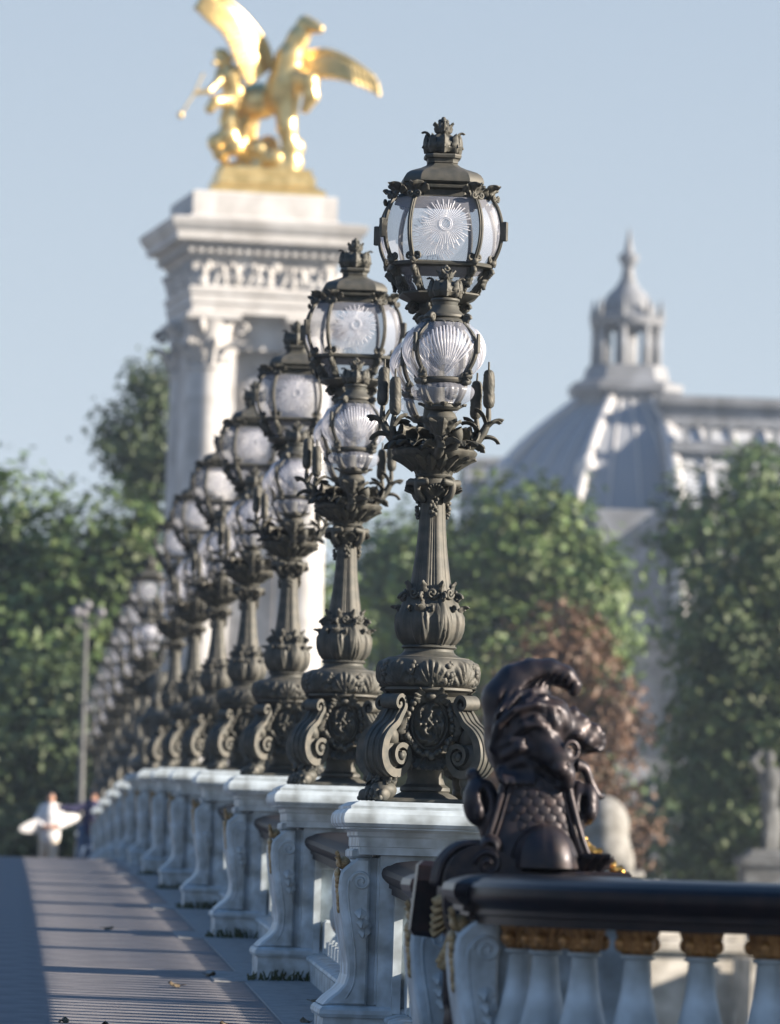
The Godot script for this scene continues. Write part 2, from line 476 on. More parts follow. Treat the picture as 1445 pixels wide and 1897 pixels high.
	b.ell(Vector3(0.2, 0.565, 0.0), Vector3(0.03, 0.026, 0.035))
	for k in 4:
		b.leaf(Vector3(0.15, 0.24, -0.03 + 0.02 * k), Vector3(0.4, -0.7, -0.45 + 0.3 * k), Vector3(1, 0, 0), 0.1, 0.05, 1.2)
	var garland := b.done(br)
	for k in 4:
		var o := inst(t, "medallion", medal, turn(90.0 * k))
		inst(o, "garland", garland)
	# ring of shells
	b = B.new()
	b.lathe(pr([[76, 1274], [84, 1276], [85, 1280], [80, 1283], [70, 1285]]), 40)
	var y0 := Y(1275)
	var shell := func(th, y, r):
		var u: float = fposmod(th / TAU * 8.0 + 0.5, 1.0) * 2.0 - 1.0
		var v: float = (y - y0) / (0.155)
		var al := atan2(u * 1.25, v + 0.12)
		var rad: float = Vector2(u * 1.1, v).length()
		var m := (1.0 - smoothstep(0.86, 0.95, rad)) * smoothstep(0.02, 0.15, v)
		return r * (1.0 + m * (0.045 + 0.032 * cos(al * 15.0))) 
	var pts := []
	for i in 19:
		var a := -PI / 2 + PI * i / 18
		pts.append(Vector2((78 + 13 * cos(a)) * K, Y(1248.5 - 26.5 * sin(a))))
	b.lathe(pts, 200, shell)
	for k in 8:
		var a := TAU * (k + 0.5) / 8
		for e in 12:
			var h := rng.randf()
			var w := (1.0 - absf(h - 0.6)) * 0.11
			var aa := a + rng.randf_range(-w, w)
			var r := (84 + 8 * sin(h * PI)) * K
			b.ball(Vector3(cos(aa) * r, lerpf(Y(1268), Y(1230), h), sin(aa) * r), rng.randf_range(0.012, 0.02), 6)
	inst(t, "shell_ring", b.done(br))
	b = B.new()
	b.lathe(pr([[48, 1197], [51, 1199], [52, 1201], [49, 1203], [46, 1204], [47, 1209], [52, 1214], [61, 1218], [76, 1220], [78, 1224]]), 40)
	inst(t, "neck_ring", b.done(br))
	# leafy bulb
	b = B.new()
	var yb0 := Y(1194)
	var yb1 := Y(1122)
	var lob := func(th, y, r):
		var u: float = absf(fposmod(th / TAU * 8.0, 1.0) * 2.0 - 1.0)
		var v: float = clampf((y - yb0) / (yb1 - yb0), 0.0, 1.0)
		var w: float = 0.86 * pow(sin(PI * clampf(0.12 + v * 0.8, 0, 1)), 0.6) * (1.0 + 0.13 * cos(v * 30.0))
		var m := 1.0 - smoothstep(w - 0.12, w, u)
		var rib := 0.02 * cos(u * 14.0 + v * 5.0) + 0.035 * (1.0 - smoothstep(0.0, 0.12, u))
		return r * (0.95 + m * (0.085 + rib * 1.4))
	b.lathe(pr([[44, 1108], [50, 1118], [57, 1130], [62, 1144], [63.5, 1156], [62, 1170], [57, 1183], [50, 1192], [46, 1196], [46, 1199]]), 160, lob)
	for k in 8:
		var a := TAU * (k + 0.5) / 8
		var d := Vector3(cos(a), 0, sin(a))
		if k % 2 == 0:
			b.leaf(d * 61 * K + Vector3.UP * Y(1147), Vector3.UP - d * 0.1, d, 0.09, 0.055, 2.7, 2.0)
		b.tube(B.volute(d * 53 * K + Vector3.UP * Y(1110), d, Vector3.UP, 0.028, 1.4, 16), 0.009, 5)
		a += TAU / 16
		d = Vector3(cos(a), 0, sin(a))
		b.tube(B.volute(d * 47 * K + Vector3.UP * Y(1102), d.cross(Vector3.UP), Vector3.UP, 0.03, 1.5, 18, PI), 0.009, 5)
		b.tube(B.volute(d * 58 * K + Vector3.UP * Y(1131), d, Vector3.UP, 0.02, 1.3, 14), 0.008, 5)
	inst(t, "leafy_bulb", b.done(br))
	# tapering panelled shaft
	b = B.new()
	var pan := func(th, y, r):
		var u: float = absf(fposmod(th / TAU * 8.0, 1.0) * 2.0 - 1.0)
		return r * (1.0 - 0.055 * u * u) * (1.0 - 0.045 * (smoothstep(0.5, 0.55, u) - smoothstep(0.62, 0.67, u)) - 0.05 * (smoothstep(0.86, 0.92, u)))
	b.lathe(pr([[46, 1113], [42.5, 1100], [39, 1085], [36.5, 1070], [34, 1052], [31, 1030], [28.6, 1008], [26.6, 985], [25, 960], [24, 935], [24, 920]]), 128, pan)
	for k in 8:
		var a := TAU * (k + 0.5) / 8
		var d := Vector3(cos(a), 0, sin(a))
		b.leaf(d * 43 * K + Vector3.UP * Y(1104), d * 0.05 + Vector3.UP, d, 0.075, 0.04, 0.8)
	inst(t, "shaft", b.done(br))
	# collar of shell volutes and hanging flower drops
	b = B.new()
	b.lathe(pr([[25, 928], [29, 920], [34, 912], [35, 904], [33, 896], [31, 890], [34, 887], [35, 883], [33, 880]]), 40)
	rng.seed = 5
	for k in 4:
		var a := TAU * k / 4
		var d := Vector3(cos(a), 0, sin(a))
		var s := d.cross(Vector3.UP)
		for e in 7:
			var f := (e - 3) * 0.33
			b.leaf(d * 30 * K + Vector3.UP * Y(922), d * 0.7 + s * sin(f) * 0.8 + Vector3.UP * cos(f), d, 0.085, 0.034, 0.9, 1.0)
		for e in 18:
			var h := rng.randf()
			b.ball(d * (25 + rng.randf() * 6) * K + s * rng.randf_range(-0.03, 0.03) * (1.2 - h) + Vector3.UP * lerpf(Y(920), Y(962), h), rng.randf_range(0.008, 0.015), 6)
		a += PI / 4
		d = Vector3(cos(a), 0, sin(a))
		s = d.cross(Vector3.UP)
		b.tube(crv([d * 27 * K + Vector3.UP * Y(930), d * 41 * K + Vector3.UP * Y(921), d * 47 * K + Vector3.UP * Y(906), d * 43 * K + Vector3.UP * Y(893), d * 33 * K + Vector3.UP * Y(892)], 4), 0.02, 7)
		b.tube([d * 43 * K + s * 0.06 + Vector3.UP * Y(897), d * 46 * K + Vector3.UP * Y(899), d * 43 * K - s * 0.06 + Vector3.UP * Y(897)], 0.02, 7)
	inst(t, "shell_collar", b.done(br))
	# bowl with leaves and flowers
	b = B.new()
	var fl := func(th, y, r): return r * (1.0 + 0.025 * cos(th * 16.0))
	b.lathe(pr([[33, 884], [36, 877], [42, 870], [50, 864], [62, 856], [72, 850], [77, 845], [79, 840], [76, 836], [66, 833], [20, 840]]), 96, fl)
	rng.seed = 11
	for k in 18:
		var a := TAU * k / 18
		var d := Vector3(cos(a), 0, sin(a))
		b.leaf(d * 40 * K + Vector3.UP * Y(874), d + Vector3.UP * 0.75, d * 0.3 + Vector3.DOWN, 0.13, 0.055, 0.35)
		b.leaf(d * 50 * K + Vector3.UP * Y(834), d + Vector3.UP * 0.55, -d * 0.3 + Vector3.DOWN, 0.14, 0.075, rng.randf_range(1.5, 2.3))
		if k % 2 == 0:
			b.leaf(d * 30 * K + Vector3.UP * Y(832), d * 0.8 + Vector3.UP, -d * 0.3 + Vector3.DOWN, 0.16, 0.075, rng.randf_range(0.9, 1.7))
	for k in 10:
		var a := TAU * k / 10 + 0.3
		var d := Vector3(cos(a), 0.12, sin(a)).normalized()
		var o := d * (44 + 14 * (k % 2)) * K + Vector3.UP * Y(812 + 14 * (k % 2))
		b.tube([o - d * 0.06, o, o + d * 0.04, o + d * 0.075], [0.012, 0.02, 0.026, 0.04], 9, 1, 1, false)
	for k in 40:
		var a := rng.randf() * TAU
		b.ball(Vector3(cos(a), 0, sin(a)) * rng.randf_range(30, 66) * K + Vector3.UP * Y(rng.randf_range(815, 838)), rng.randf_range(0.01, 0.022), 6)
	for k in 26:
		var a := rng.randf() * TAU
		var d := Vector3(cos(a), 0, sin(a))
		b.leaf(d * rng.randf_range(20, 50) * K + Vector3.UP * Y(rng.randf_range(812, 834)), d * rng.randf_range(0.2, 1.0) + Vector3.UP * rng.randf_range(0.3, 1.0) + d.cross(Vector3.UP) * rng.randf_range(-0.7, 0.7), -d * 0.3 + Vector3.DOWN, rng.randf_range(0.08, 0.15), rng.randf_range(0.04, 0.07), rng.randf_range(0.8, 2.2))
	inst(t, "leaf_bowl", b.done(br))
	# stem between bowl and big lantern
	b = B.new()
	b.lathe(pr([[30, 836], [26, 815], [20, 795], [24, 780], [22, 760], [17, 740], [15, 690], [15, 640], [18, 625], [22, 612], [30, 600], [38, 588], [44, 575], [40, 565], [46, 560]]), 24)
	for k in 8:
		var a := TAU * (k + 0.5) / 8
		var d := Vector3(cos(a), 0, sin(a))
		b.tube(B.volute(d * 52 * K + Vector3.UP * Y(574), d, Vector3.UP, 0.03, 1.4, 16), 0.012, 6)
		b.tube(B.volute(d * 40 * K + Vector3.UP * Y(593), d, Vector3.UP, 0.022, 1.4, 14), 0.01, 6)
		b.leaf(d * 20 * K + Vector3.UP * Y(622), d * 0.4 + Vector3.UP, d, 0.1, 0.06, 1.3)
	inst(t, "stem", b.done(br))
	# arms with bulrushes, left and right
	b = B.new()
	b.tube(crv([Vector3(12, 826, 0), Vector3(40, 838, 0), Vector3(70, 824, 4), Vector3(89, 802, 6), Vector3(98, 778, 8), Vector3(98, 752, 8)].map(px3), 5), stretch([0.03, 0.03, 0.028, 0.024, 0.016, 0.012], 26), 8)
	b.tube(crv([Vector3(70, 824, 4), Vector3(78, 808, -6), Vector3(80, 790, -14), Vector3(77, 768, -14)].map(px3), 5), stretch([0.022, 0.018, 0.012], 16), 7)
	for e in [[80, 812, 0, 1.0, 0.25, 0.13, 1.7], [92, 800, 6, 0.55, 0.9, 0.13, 1.6], [86, 806, 4, -0.6, 0.9, 0.14, 1.8], [72, 824, -8, -0.4, 1.0, 0.13, 1.5], [95, 786, 8, -0.35, 1.0, 0.11, 1.2], [78, 795, -14, -0.5, 1.0, 0.1, 1.4], [60, 832, 6, 0.8, 0.5, 0.12, -1.4], [92, 792, 10, 0.8, 0.8, 0.1, 1.9]]:
		var d := Vector3(e[3], e[4], 0.1)
		b.leaf(px3(Vector3(e[0], e[1], e[2])), d, Vector3(signf(e[3]), -0.2, 0), e[5], 0.055, e[6], 2.0)
	var arm := b.done(br)
	b = B.new()
	var fz := FastNoiseLite.new()
	fz.frequency = 55.0
	var fuzz := func(th2, y, r): return r * (1.0 + 0.2 * fz.get_noise_3d(cos(th2) * 0.06, y, sin(th2) * 0.06))
	b.lathe(crv([Vector2(0.006, -0.11), Vector2(0.021, -0.1), Vector2(0.029, -0.085), Vector2(0.031, -0.05), Vector2(0.031, -0.02), Vector2(0.031, 0.02), Vector2(0.03, 0.06), Vector2(0.026, 0.085), Vector2(0.016, 0.098), Vector2(0.006, 0.103), Vector2(0.005, 0.14), Vector2(0.001, 0.142)], 4), 28, fuzz)
	var rush := b.done(br)
	for s in 2:
		var o := inst(t, "cattail_arm", arm, turn(180.0 * s))
		inst(o, "cattail", rush, Transform3D(Basis(Vector3.BACK, 0.02), px3(Vector3(98, 719, 8))))
		inst(o, "cattail", rush, Transform3D(Basis(Vector3.BACK, -0.02), px3(Vector3(77, 738, -14))))
	big_lantern(t)
	small_lanterns(t)
	return t

func px3(q: Vector3) -> Vector3:
	return Vector3(q.x * K, Y(q.y), q.z * K)

func crv_loop(x: float, y: float, ry: float, rz: float) -> Array:
	var out := []
	for j in 33:
		out.append(Vector3(x, y + ry * sin(TAU * j / 32), rz * cos(TAU * j / 32)))
	return out

const BIG := [[84, 360], [90, 372], [98, 386], [103.5, 400], [107.5, 416], [109, 432], [108, 450], [105, 465], [99, 481], [92, 495]]

func big_a(py: float) -> float:
	for i in BIG.size() - 1:
		if py <= BIG[i + 1][1]:
			return lerpf(BIG[i][0], BIG[i + 1][0], (py - BIG[i][1]) / float(BIG[i + 1][1] - BIG[i][1]))
	return BIG[-1][0]

func big_lantern(t: Node3D) -> void:
	var br: Material = M.lamp_bronze
	var l := Node3D.new()
	l.name = "great_lantern"
	t.add_child(l, true)
	var b := B.new()
	b.loft(pr([[25, 302], [27, 306], [33, 311], [43, 316], [53, 319.5], [62, 323], [69, 328], [73, 334], [75, 340], [75, 344], [71, 347], [67, 348], [69, 350], [73, 352], [72, 356], [66, 358], [62, 359], [62, 372], [78, 373], [84, 374], [84, 377], [70, 378]]), octo(), true, true)
	b.loft(pr([[28, 304], [28, 300], [29, 297], [33, 295], [34, 291], [33, 288], [14, 287]]), octo(), true, true)
	inst(l, "roof", b.done(br))
	b = B.new()
	finial(b, Y(287.5), 1.0)
	inst(l, "finial", b.done(br))
	# straps up the eight edges
	b = B.new()
	var path := []
	for e in BIG:
		path.append(Vector2(e[0] * 1.171 * K, Y(e[1])))
	b.ribbon(crv(path, 3), 0.0105, 0.014)
	var out := []
	for q in crv(path, 3):
		out.append(Vector3(q.x + 0.007, q.y, 0))
	b.tube(out, 0.0055, 5)
	for s in [-1, 1]:
		b.tube(B.volute(Vector3(97 * 1.171 * K, Y(372), 0.022 * s), Vector3(0, 0, s), Vector3(0, 1, 0), 0.02, 1.4, 16, PI), 0.007, 5)
		b.tube(B.volute(Vector3(93 * 1.171 * K, Y(487), 0.024 * s), Vector3(0, 0, s), Vector3(0, -1, 0), 0.022, 1.4, 16, PI), 0.008, 5)
	b.leaf(Vector3(84 * 1.171 * K, Y(366), 0), Vector3(0.35, 1, 0), Vector3(1, -0.2, 0), 0.085, 0.075, 2.0, 2.0, 0.4)
	b.leaf(Vector3(84 * 1.171 * K, Y(368), 0.02), Vector3(0.1, 1, 0.9), Vector3(1, 0, 0.4), 0.065, 0.05, 1.5, 2.0)
	b.leaf(Vector3(84 * 1.171 * K, Y(368), -0.02), Vector3(0.1, 1, -0.9), Vector3(1, 0, -0.4), 0.065, 0.05, 1.5, 2.0)
	b.ell(Vector3(92 * 1.171 * K, Y(493), 0), Vector3(0.03, 0.022, 0.022))
	b.leaf(Vector3(95 * 1.171 * K, Y(480), 0), Vector3(-0.1, -1, 0), Vector3(1, 0, 0), 0.06, 0.04, 1.2)
	var strap := b.done(br)
	b = B.new()
	b.box(Vector3(109 * 1.171 * K + 0.006, Y(452), -0.012), Vector3(109 * 1.171 * K + 0.03, Y(416), 0.012), 0.004)
	var hinge := b.done(br)
	var ba := rad_to_deg(atan(0.61))
	for k in 4:
		for s in [-1, 1]:
			var o := inst(l, "strap", strap, turn(90.0 * k + ba * s))
			if k % 2 == 0:
				inst(o, "hinge", hinge)
	# panes
	for kind in 2:
		var pane := B.new()
		var rows := []
		for i in 14:
			var py := lerpf(376, 494, i / 13.0)
			var a := (big_a(py) - 3.5) * K
			var row := []
			for j in 9:
				var u := -1.0 + j / 4.0
				if kind == 0:
					row.append(Vector3(a + 0.01 * (1 - u * u), Y(py), a * 0.59 * u))
				else:
					var p0 := Vector3(a, Y(py), a * 0.63)
					var p1 := Vector3(a * 0.63, Y(py), a)
					row.append(p0.lerp(p1, (u + 1) / 2))
			rows.append(row)
		pane.grid(rows)
		var mesh := pane.done(M.pane_glass)
		var relief: ArrayMesh
		if kind == 0:
			var rb := B.new()
			var cy := 428.0
			for e in 52:
				var a := TAU * e / 52
				var r1 := 47.0 if e % 2 == 0 else 38.0 + 6.0 * sin(e * 1.7)
				r1 = minf(r1, minf(58.0 / maxf(absf(cos(a)), 0.01), 56.0 / maxf(absf(sin(a)), 0.01)))
				var line := []
				for i in 6:
					var r := lerpf(12.5, r1, i / 5.0)
					var py: float = cy - sin(a) * r
					line.append(Vector3((big_a(py) - 2.0) * K + 0.006, Y(py), cos(a) * r * K))
				rb.tube(line, [0.0016, 0.002, 0.0026, 0.003, 0.0034, 0.003], 5)
			for ring in [9.0, 12.0]:
				var line := []
				for i in 25:
					var a := TAU * i / 24
					var py: float = cy - sin(a) * ring
					line.append(Vector3((big_a(py) - 2.0) * K + 0.008, Y(py), cos(a) * ring * K))
				rb.tube(line, 0.003, 5)
			relief = rb.done(M.relief_glass)
		for k in 4:
			var o := inst(l, "glass_pane", mesh, turn(90.0 * k))
			if kind == 0:
				var r := inst(l, "sunburst_relief", relief, turn(90.0 * k))
				r.set_meta("label", "moulded sunburst in the glass")
	# lower ring, glazed cup with brackets and plate
	b = B.new()
	b.loft(pr([[86, 493], [93, 494], [96, 497], [95, 501], [90, 503], [84, 504]]), octo(), true, true)
	b.loft(pr([[54, 544], [62, 546], [71, 548], [72, 551], [68, 554], [60, 558], [52, 562], [40, 566]]), octo(), true, true)
	inst(l, "lower_rings", b.done(br))
	b = B.new()
	b.loft(pr([[82, 504], [75, 516], [67, 530], [59, 545]]), octo(), false, false, 60)
	inst(l, "glass_cup", b.done(M.pane_glass))
	b = B.new()
	b.ribbon(crv(pr([[100, 506], [98, 516], [88, 526], [80, 537], [74, 547]]), 4), 0.017, 0.018)
	b.tube(B.volute(Vector3(101 * K, Y(512), 0), Vector3(1, 0, 0), Vector3.UP, 0.028, 1.5, 18), 0.014, 7)
	b.tube(B.volute(Vector3(78 * K, Y(541), 0), Vector3(1, 0, 0), Vector3.UP, 0.018, 1.5, 16), 0.011, 6)
	b.leaf(Vector3(100 * K, Y(518), 0), Vector3(-0.5, -1, 0), Vector3(1, 0, 0), 0.07, 0.05, 0.7)
	b.ball(Vector3(106 * K, Y(512), 0.0), 0.016)
	var brk := b.done(br)
	for k in 4:
		for s in [-1, 1]:
			inst(l, "scroll_bracket", brk, turn(90.0 * k + ba * s))

func small_lanterns(t: Node3D) -> void:
	var br: Material = M.lamp_bronze
	var l := Node3D.new()
	l.name = "side_lantern"
	t.add_child(l, true)
	var b := B.new()
	finial(b, ys(556), 0.86)
	inst(l, "finial", b.done(br))
	b = B.new()
	b.lathe(pr([[22, 556], [26.5, 558], [27, 561], [24, 564], [23, 570], [26, 577], [33, 584], [38, 588], [39, 592], [36, 595], [40, 597], [43, 601], [41, 605], [30, 607]], true), 40)
	for k in 16:
		var a := TAU * (k + 0.5) / 16
		var d := Vector3(cos(a), 0, sin(a))
		b.tube(B.volute(d * 44 * K + Vector3.UP * ys(607), d.cross(Vector3.UP) * (1 if k % 2 else -1), Vector3.UP, 0.018, 1.3, 12), 0.006, 5)
		if k % 4 == 1:
			b.tube(B.volute(d * 46 * K + Vector3.UP * ys(596), d, Vector3.UP, 0.024, 1.4, 14), 0.011, 6)
	inst(l, "cap", b.done(br))
	b = B.new()
	var path := pr([[45, 605], [52, 612], [64, 622], [73, 636], [77, 650], [76, 664], [70, 678], [60, 692], [52, 702], [50, 708]], true)
	b.ribbon(crv(path, 3), 0.009, 0.017)
	b.box(Vector3(77 * K + 0.008, ys(662), -0.009), Vector3(77 * K + 0.02, ys(626), 0.009), 0.003)
	b.tube(B.volute(Vector3(58 * K, ys(699), 0), Vector3(1, 0, 0), Vector3.UP, 0.026, 1.4, 16), 0.011, 6)
	b.leaf(Vector3(62 * K, ys(692), 0), Vector3(0.1, -1, 0), Vector3(1, 0, 0), 0.05, 0.05, 1.0)
	b.ribbon(crv(pr([[53, 716], [52, 726], [47, 737], [40, 747], [33, 757]], true), 3), 0.011, 0.016)
	b.ell(Vector3(54 * K, ys(714), 0), Vector3(0.025, 0.02, 0.022))
	var strap := b.done(br)
	for k in 4:
		inst(l, "strap", strap, turn(45.0 + 90.0 * k))
	b = B.new()
	b.lathe(pr([[44, 704], [51, 706], [53, 710], [51, 714], [44, 717]], true), 40)
	b.lathe(pr([[28, 752], [33, 754], [34, 759], [30, 763], [18, 765], [24, 770], [28, 778], [25, 790], [17, 802], [10, 818], [8, 834]], true), 28)
	for k in 8:
		var a := TAU * k / 8
		var d := Vector3(cos(a), 0, sin(a))
		b.leaf(d * 29 * K + Vector3.UP * ys(760), d * 0.8 + Vector3.UP * 0.6, d, 0.05, 0.04, 0.9)
		b.leaf(d * 16 * K + Vector3.UP * ys(806), d * 0.5 + Vector3.UP, d, 0.09, 0.05, 0.9)
	inst(l, "lower_ring", b.done(br))
	b = B.new()
	var ylo := ys(704)
	var fan := func(th, y, r):
		var u: float = fposmod(th / TAU * 4.0 + 0.5, 1.0) * 2.0 - 1.0
		var v: float = (y - ylo) / 0.28
		return r * (1.0 + 0.022 * cos(atan2(u, v + 0.06) * 13.0))
	b.lathe(crv(pr([[47, 604], [58, 614], [67, 626], [73, 640], [75, 652], [73, 666], [68, 679], [58, 692], [48, 704]], true), 2), 160, fan)
	inst(l, "glass_globe", b.done(M.pane_glass))
	b = B.new()
	var prof := crv(pr([[47, 604], [58, 614], [67, 626], [73, 640], [75, 652], [73, 666], [68, 679], [58, 692], [48, 704]], true), 3)
	for k in 4:
		for e in 15:
			var f := (e - 7) / 7.0
			var line := []
			for i in 8:
				var s := 0.16 + 0.84 * i / 7.0
				var th := TAU * k / 4 + f * 0.74 * pow(s, 0.8)
				var y := lerpf(ys(697), ys(lerpf(612, 640, f * f)), s)
				var r := 0.0
				for n in prof.size() - 1:
					if y >= prof[n].y and y <= prof[n + 1].y:
						r = lerpf(prof[n].x, prof[n + 1].x, (y - prof[n].y) / (prof[n + 1].y - prof[n].y))
				line.append(Vector3(cos(th) * (r + 0.003), y, sin(th) * (r + 0.003)))
			b.tube(line, [0.002, 0.003, 0.004, 0.005, 0.006, 0.0065, 0.006, 0.004], 5)
	inst(l, "shell_relief", b.done(M.relief_glass))
	b = B.new()
	b.lathe(crv(pr([[46, 716], [53, 722], [55, 729], [52, 738], [45, 746], [34, 753]], true), 2), 96, func(th, _y, r): return r * (1.0 + 0.05 * absf(cos(th * 4.0)) + 0.02 * cos(th * 32.0)))
	inst(l, "glass_bowl", b.done(M.pane_glass))
	# curved horn that carries it
	b = B.new()
	b.tube(crv([Vector3(0.0, ys(812), 0), Vector3(-0.04, ys(826), 0), Vector3(-0.12, ys(836), 0), Vector3(-0.22, ys(838), 0), Vector3(-0.36, ys(838), 0)], 5), stretch([0.018, 0.022, 0.026, 0.03, 0.036], 21), 10)
	b.tube(crv([Vector3(-0.06, ys(836), -0.03), Vector3(-0.02, ys(828), -0.07), Vector3(0.01, ys(812), -0.085), Vector3(0.02, ys(800), -0.07)], 5), stretch([0.014, 0.02, 0.028, 0.04], 16), 10, 1, 1, false)
	for k in 9:
		b.leaf(Vector3(0.02 - 0.035 * k, ys(828 + k), 0.025 * (k % 3 - 1)), Vector3(0.6, 0.7, (k % 3 - 1) * 0.9), Vector3(0.3, -1, 0), 0.1, 0.06, 1.9)
	inst(l, "horn", b.done(br))
	l.position = Vector3(0, 0, 0.42)
	l.rotation.y = -PI / 2
	var r := l.duplicate()
	r.name = "side_lantern"
	t.add_child(r, true)
	r.position = Vector3(0, 0, -0.42)
	r.rotation.y = PI / 2

func build_lamps() -> void:
	var slots := lamp_slots()
	var proto: Node3D
	for k in 14:
		var z := post_z(slots[k])
		var at := Vector3(2.226, deck(z) + 1.281, z)
		var label: String = "tall bronze lamp with three glass lanterns, %s from the sea monster" % NTH[k]
		if k == 0:
			label = "nearest and largest bronze lamp with three glass lanterns, right behind the sea monster"
		elif k == 6:
			label = "seventh bronze lamp with glass lanterns, last before the figures at the crest"
		elif k == 7:
			label = "eighth bronze lamp with glass lanterns, first beyond the figures at the crest"
		elif k == 13:
			label = "smallest bronze lamp with glass lanterns, farthest along the bridge near the pylon"
		if k == 0:
			proto = make_lamp()
			proto.position = at
			proto.set_meta("label", label)
		else:
			copy(proto, at, label)


# ---------------------------------------------------------------- stone pylon at the far end
func build_pylon() -> void:
	var st: Material = M.pylon_stone
	var t := thing("stone_pylon", "tall pale stone pylon with corner columns and heavy cornice behind the lamps", "pylon", Vector3(6.1, 0, -133.3))
	t.rotation.y = deg_to_rad(8.0)
	# front face at local z = +1.95
	var b := B.new()
	b.loft([Vector2(0.5, -1.0), Vector2(0.5, 0.6), Vector2(0.35, 0.8), Vector2(0.35, 2.2), Vector2(0.45, 2.4), Vector2(0.25, 2.6)], rect(1.95, 1.95), false, true)
	inst(t, "base", b.done(st))
	b = B.new()
	# core with a round-headed recess in front: two piers and a lintel round it
	b.box(Vector3(-1.7, 2.5, -1.7), Vector3(1.7, 14.9, 1.05))
	b.box(Vector3(-1.7, 2.5, 1.0), Vector3(-0.62, 14.9, 1.5))
	b.box(Vector3(0.62, 2.5, 1.0), Vector3(1.7, 14.9, 1.5))
	b.box(Vector3(-0.62, 14.0, 1.0), Vector3(0.62, 14.9, 1.48))
	inst(t, "core", b.done(st))
	# columns
	b = B.new()
	var fl := func(th, y, r): return r * (1.0 - 0.03 * absf(cos(th * 10.0)) * (1.0 if y > 3.5 and y < 13.3 else 0.0))
	b.lathe([Vector2(0.75, 2.6), Vector2(0.78, 2.75), Vector2(0.72, 2.9), Vector2(0.66, 3.0), Vector2(0.69, 3.1), Vector2(0.61, 3.25), Vector2(0.61, 4.5), Vector2(0.605, 7.0), Vector2(0.585, 10.0), Vector2(0.55, 13.4), Vector2(0.59, 13.45), Vector2(0.59, 13.55), Vector2(0.54, 13.6)], 60, fl)
	var col := b.done(st)
	b = B.new()
	b.lathe([Vector2(0.54, 13.55), Vector2(0.56, 14.2), Vector2(0.64, 14.6), Vector2(0.72, 14.75)], 24)
	b.box(Vector3(-0.72, 14.72, -0.72), Vector3(0.72, 14.9, 0.72), 0.03)
	for k in 8:
		var a := TAU * k / 8
		var d := Vector3(cos(a), 0, sin(a))
		b.leaf(d * 0.55 + Vector3.UP * 13.6, Vector3.UP + d * 0.2, d, 0.75, 0.42, 1.6)
		a += TAU / 16
		d = Vector3(cos(a), 0, sin(a))
		b.leaf(d * 0.56 + Vector3.UP * 13.6, Vector3.UP + d * 0.15, d, 0.45, 0.36, 1.7)
		if k % 2 == 0:
			for s in [-1.0, 1.0]:
				b.tube(B.volute(d * 0.82 + Vector3.UP * 14.52, d, Vector3.UP, 0.2, 1.3, 14), 0.07, 5)
	var cap := b.done(st)
	for x in [-1.32, 1.32]:
		for z in [1.32, -1.32]:
			var o := inst(t, "column", col, Transform3D(Basis(), Vector3(x, 0, z)))
			inst(o, "capital", cap)
	b = B.new()
	b.loft([Vector2(0.0, 14.9), Vector2(0.0, 15.15), Vector2(0.04, 15.16), Vector2(0.04, 15.4), Vector2(0.08, 15.41), Vector2(0.1, 15.55), Vector2(0.02, 15.6), Vector2(0.02, 16.3), Vector2(0.08, 16.34), Vector2(0.12, 16.42), Vector2(0.18, 16.46), Vector2(0.2, 16.62), Vector2(0.3, 16.72), Vector2(0.52, 16.76), Vector2(0.55, 16.98), Vector2(0.62, 17.05), Vector2(0.7, 17.2), Vector2(0.72, 17.3), Vector2(0.5, 17.36)], rect(1.9, 1.9), true, true)
	var ent := inst(t, "entablature", b.done(st))
	b = B.new()
	for side in 4:
		b.t = turn(90.0 * side)
		for k in 17:
			var x := -2.0 + 0.25 * k
			b.box(Vector3(x - 0.075, 16.46, 2.0), Vector3(x + 0.075, 16.62, 2.2))
	b.t = Transform3D()
	var dent := inst(ent, "dentils", b.done(st))
	dent.set_meta("kind", "stuff")
	b = B.new()
	rng.seed = 31
	for side in 4:
		b.t = turn(90.0 * side)
		for k in 26:
			b.ell(Vector3(rng.randf_range(-1.75, 1.75), rng.randf_range(15.7, 16.2), 1.92), Vector3(rng.randf_range(0.08, 0.2), rng.randf_range(0.08, 0.2), 0.09), Basis(Vector3.BACK, rng.randf() * 3.0), 8, 5)
		for k in 12:
			var x := -1.65 + 0.3 * k
			b.leaf(Vector3(x, 15.68, 1.92), Vector3(0.3 * sin(k * 2.0), 1, 0.2), Vector3.BACK, 0.5, 0.3, 0.7)
	inst(ent, "carved_frieze", b.done(st))
	b = B.new()
	b.loft([Vector2(0.1, 17.34), Vector2(0.1, 17.45), Vector2(0.0, 17.5), Vector2(0.0, 18.1), Vector2(-0.05, 18.14)], rect(1.93, 1.75), true, true)
	inst(t, "attic_block", b.done(st))
	b = B.new()
	b.box(Vector3(-0.35, 11.2, 1.04), Vector3(0.35, 13.3, 1.3), 0.15)
	b.ell(Vector3(0, 12.9, 1.25), Vector3(0.42, 0.5, 0.25))
	for k in 6:
		b.ell(Vector3(0.25 * sin(k * 2.1), 11.4 + 0.3 * k, 1.3), Vector3(0.22, 0.2, 0.15))
	inst(t, "carved_panel", b.done(st))


# ---------------------------------------------------------------- gilded winged horse and figure
func gp(x: float, y: float, z := 0.0) -> Vector3:
	return Vector3((x - 660.0) * 0.00408, (1085.0 - y) * 0.00408, z)

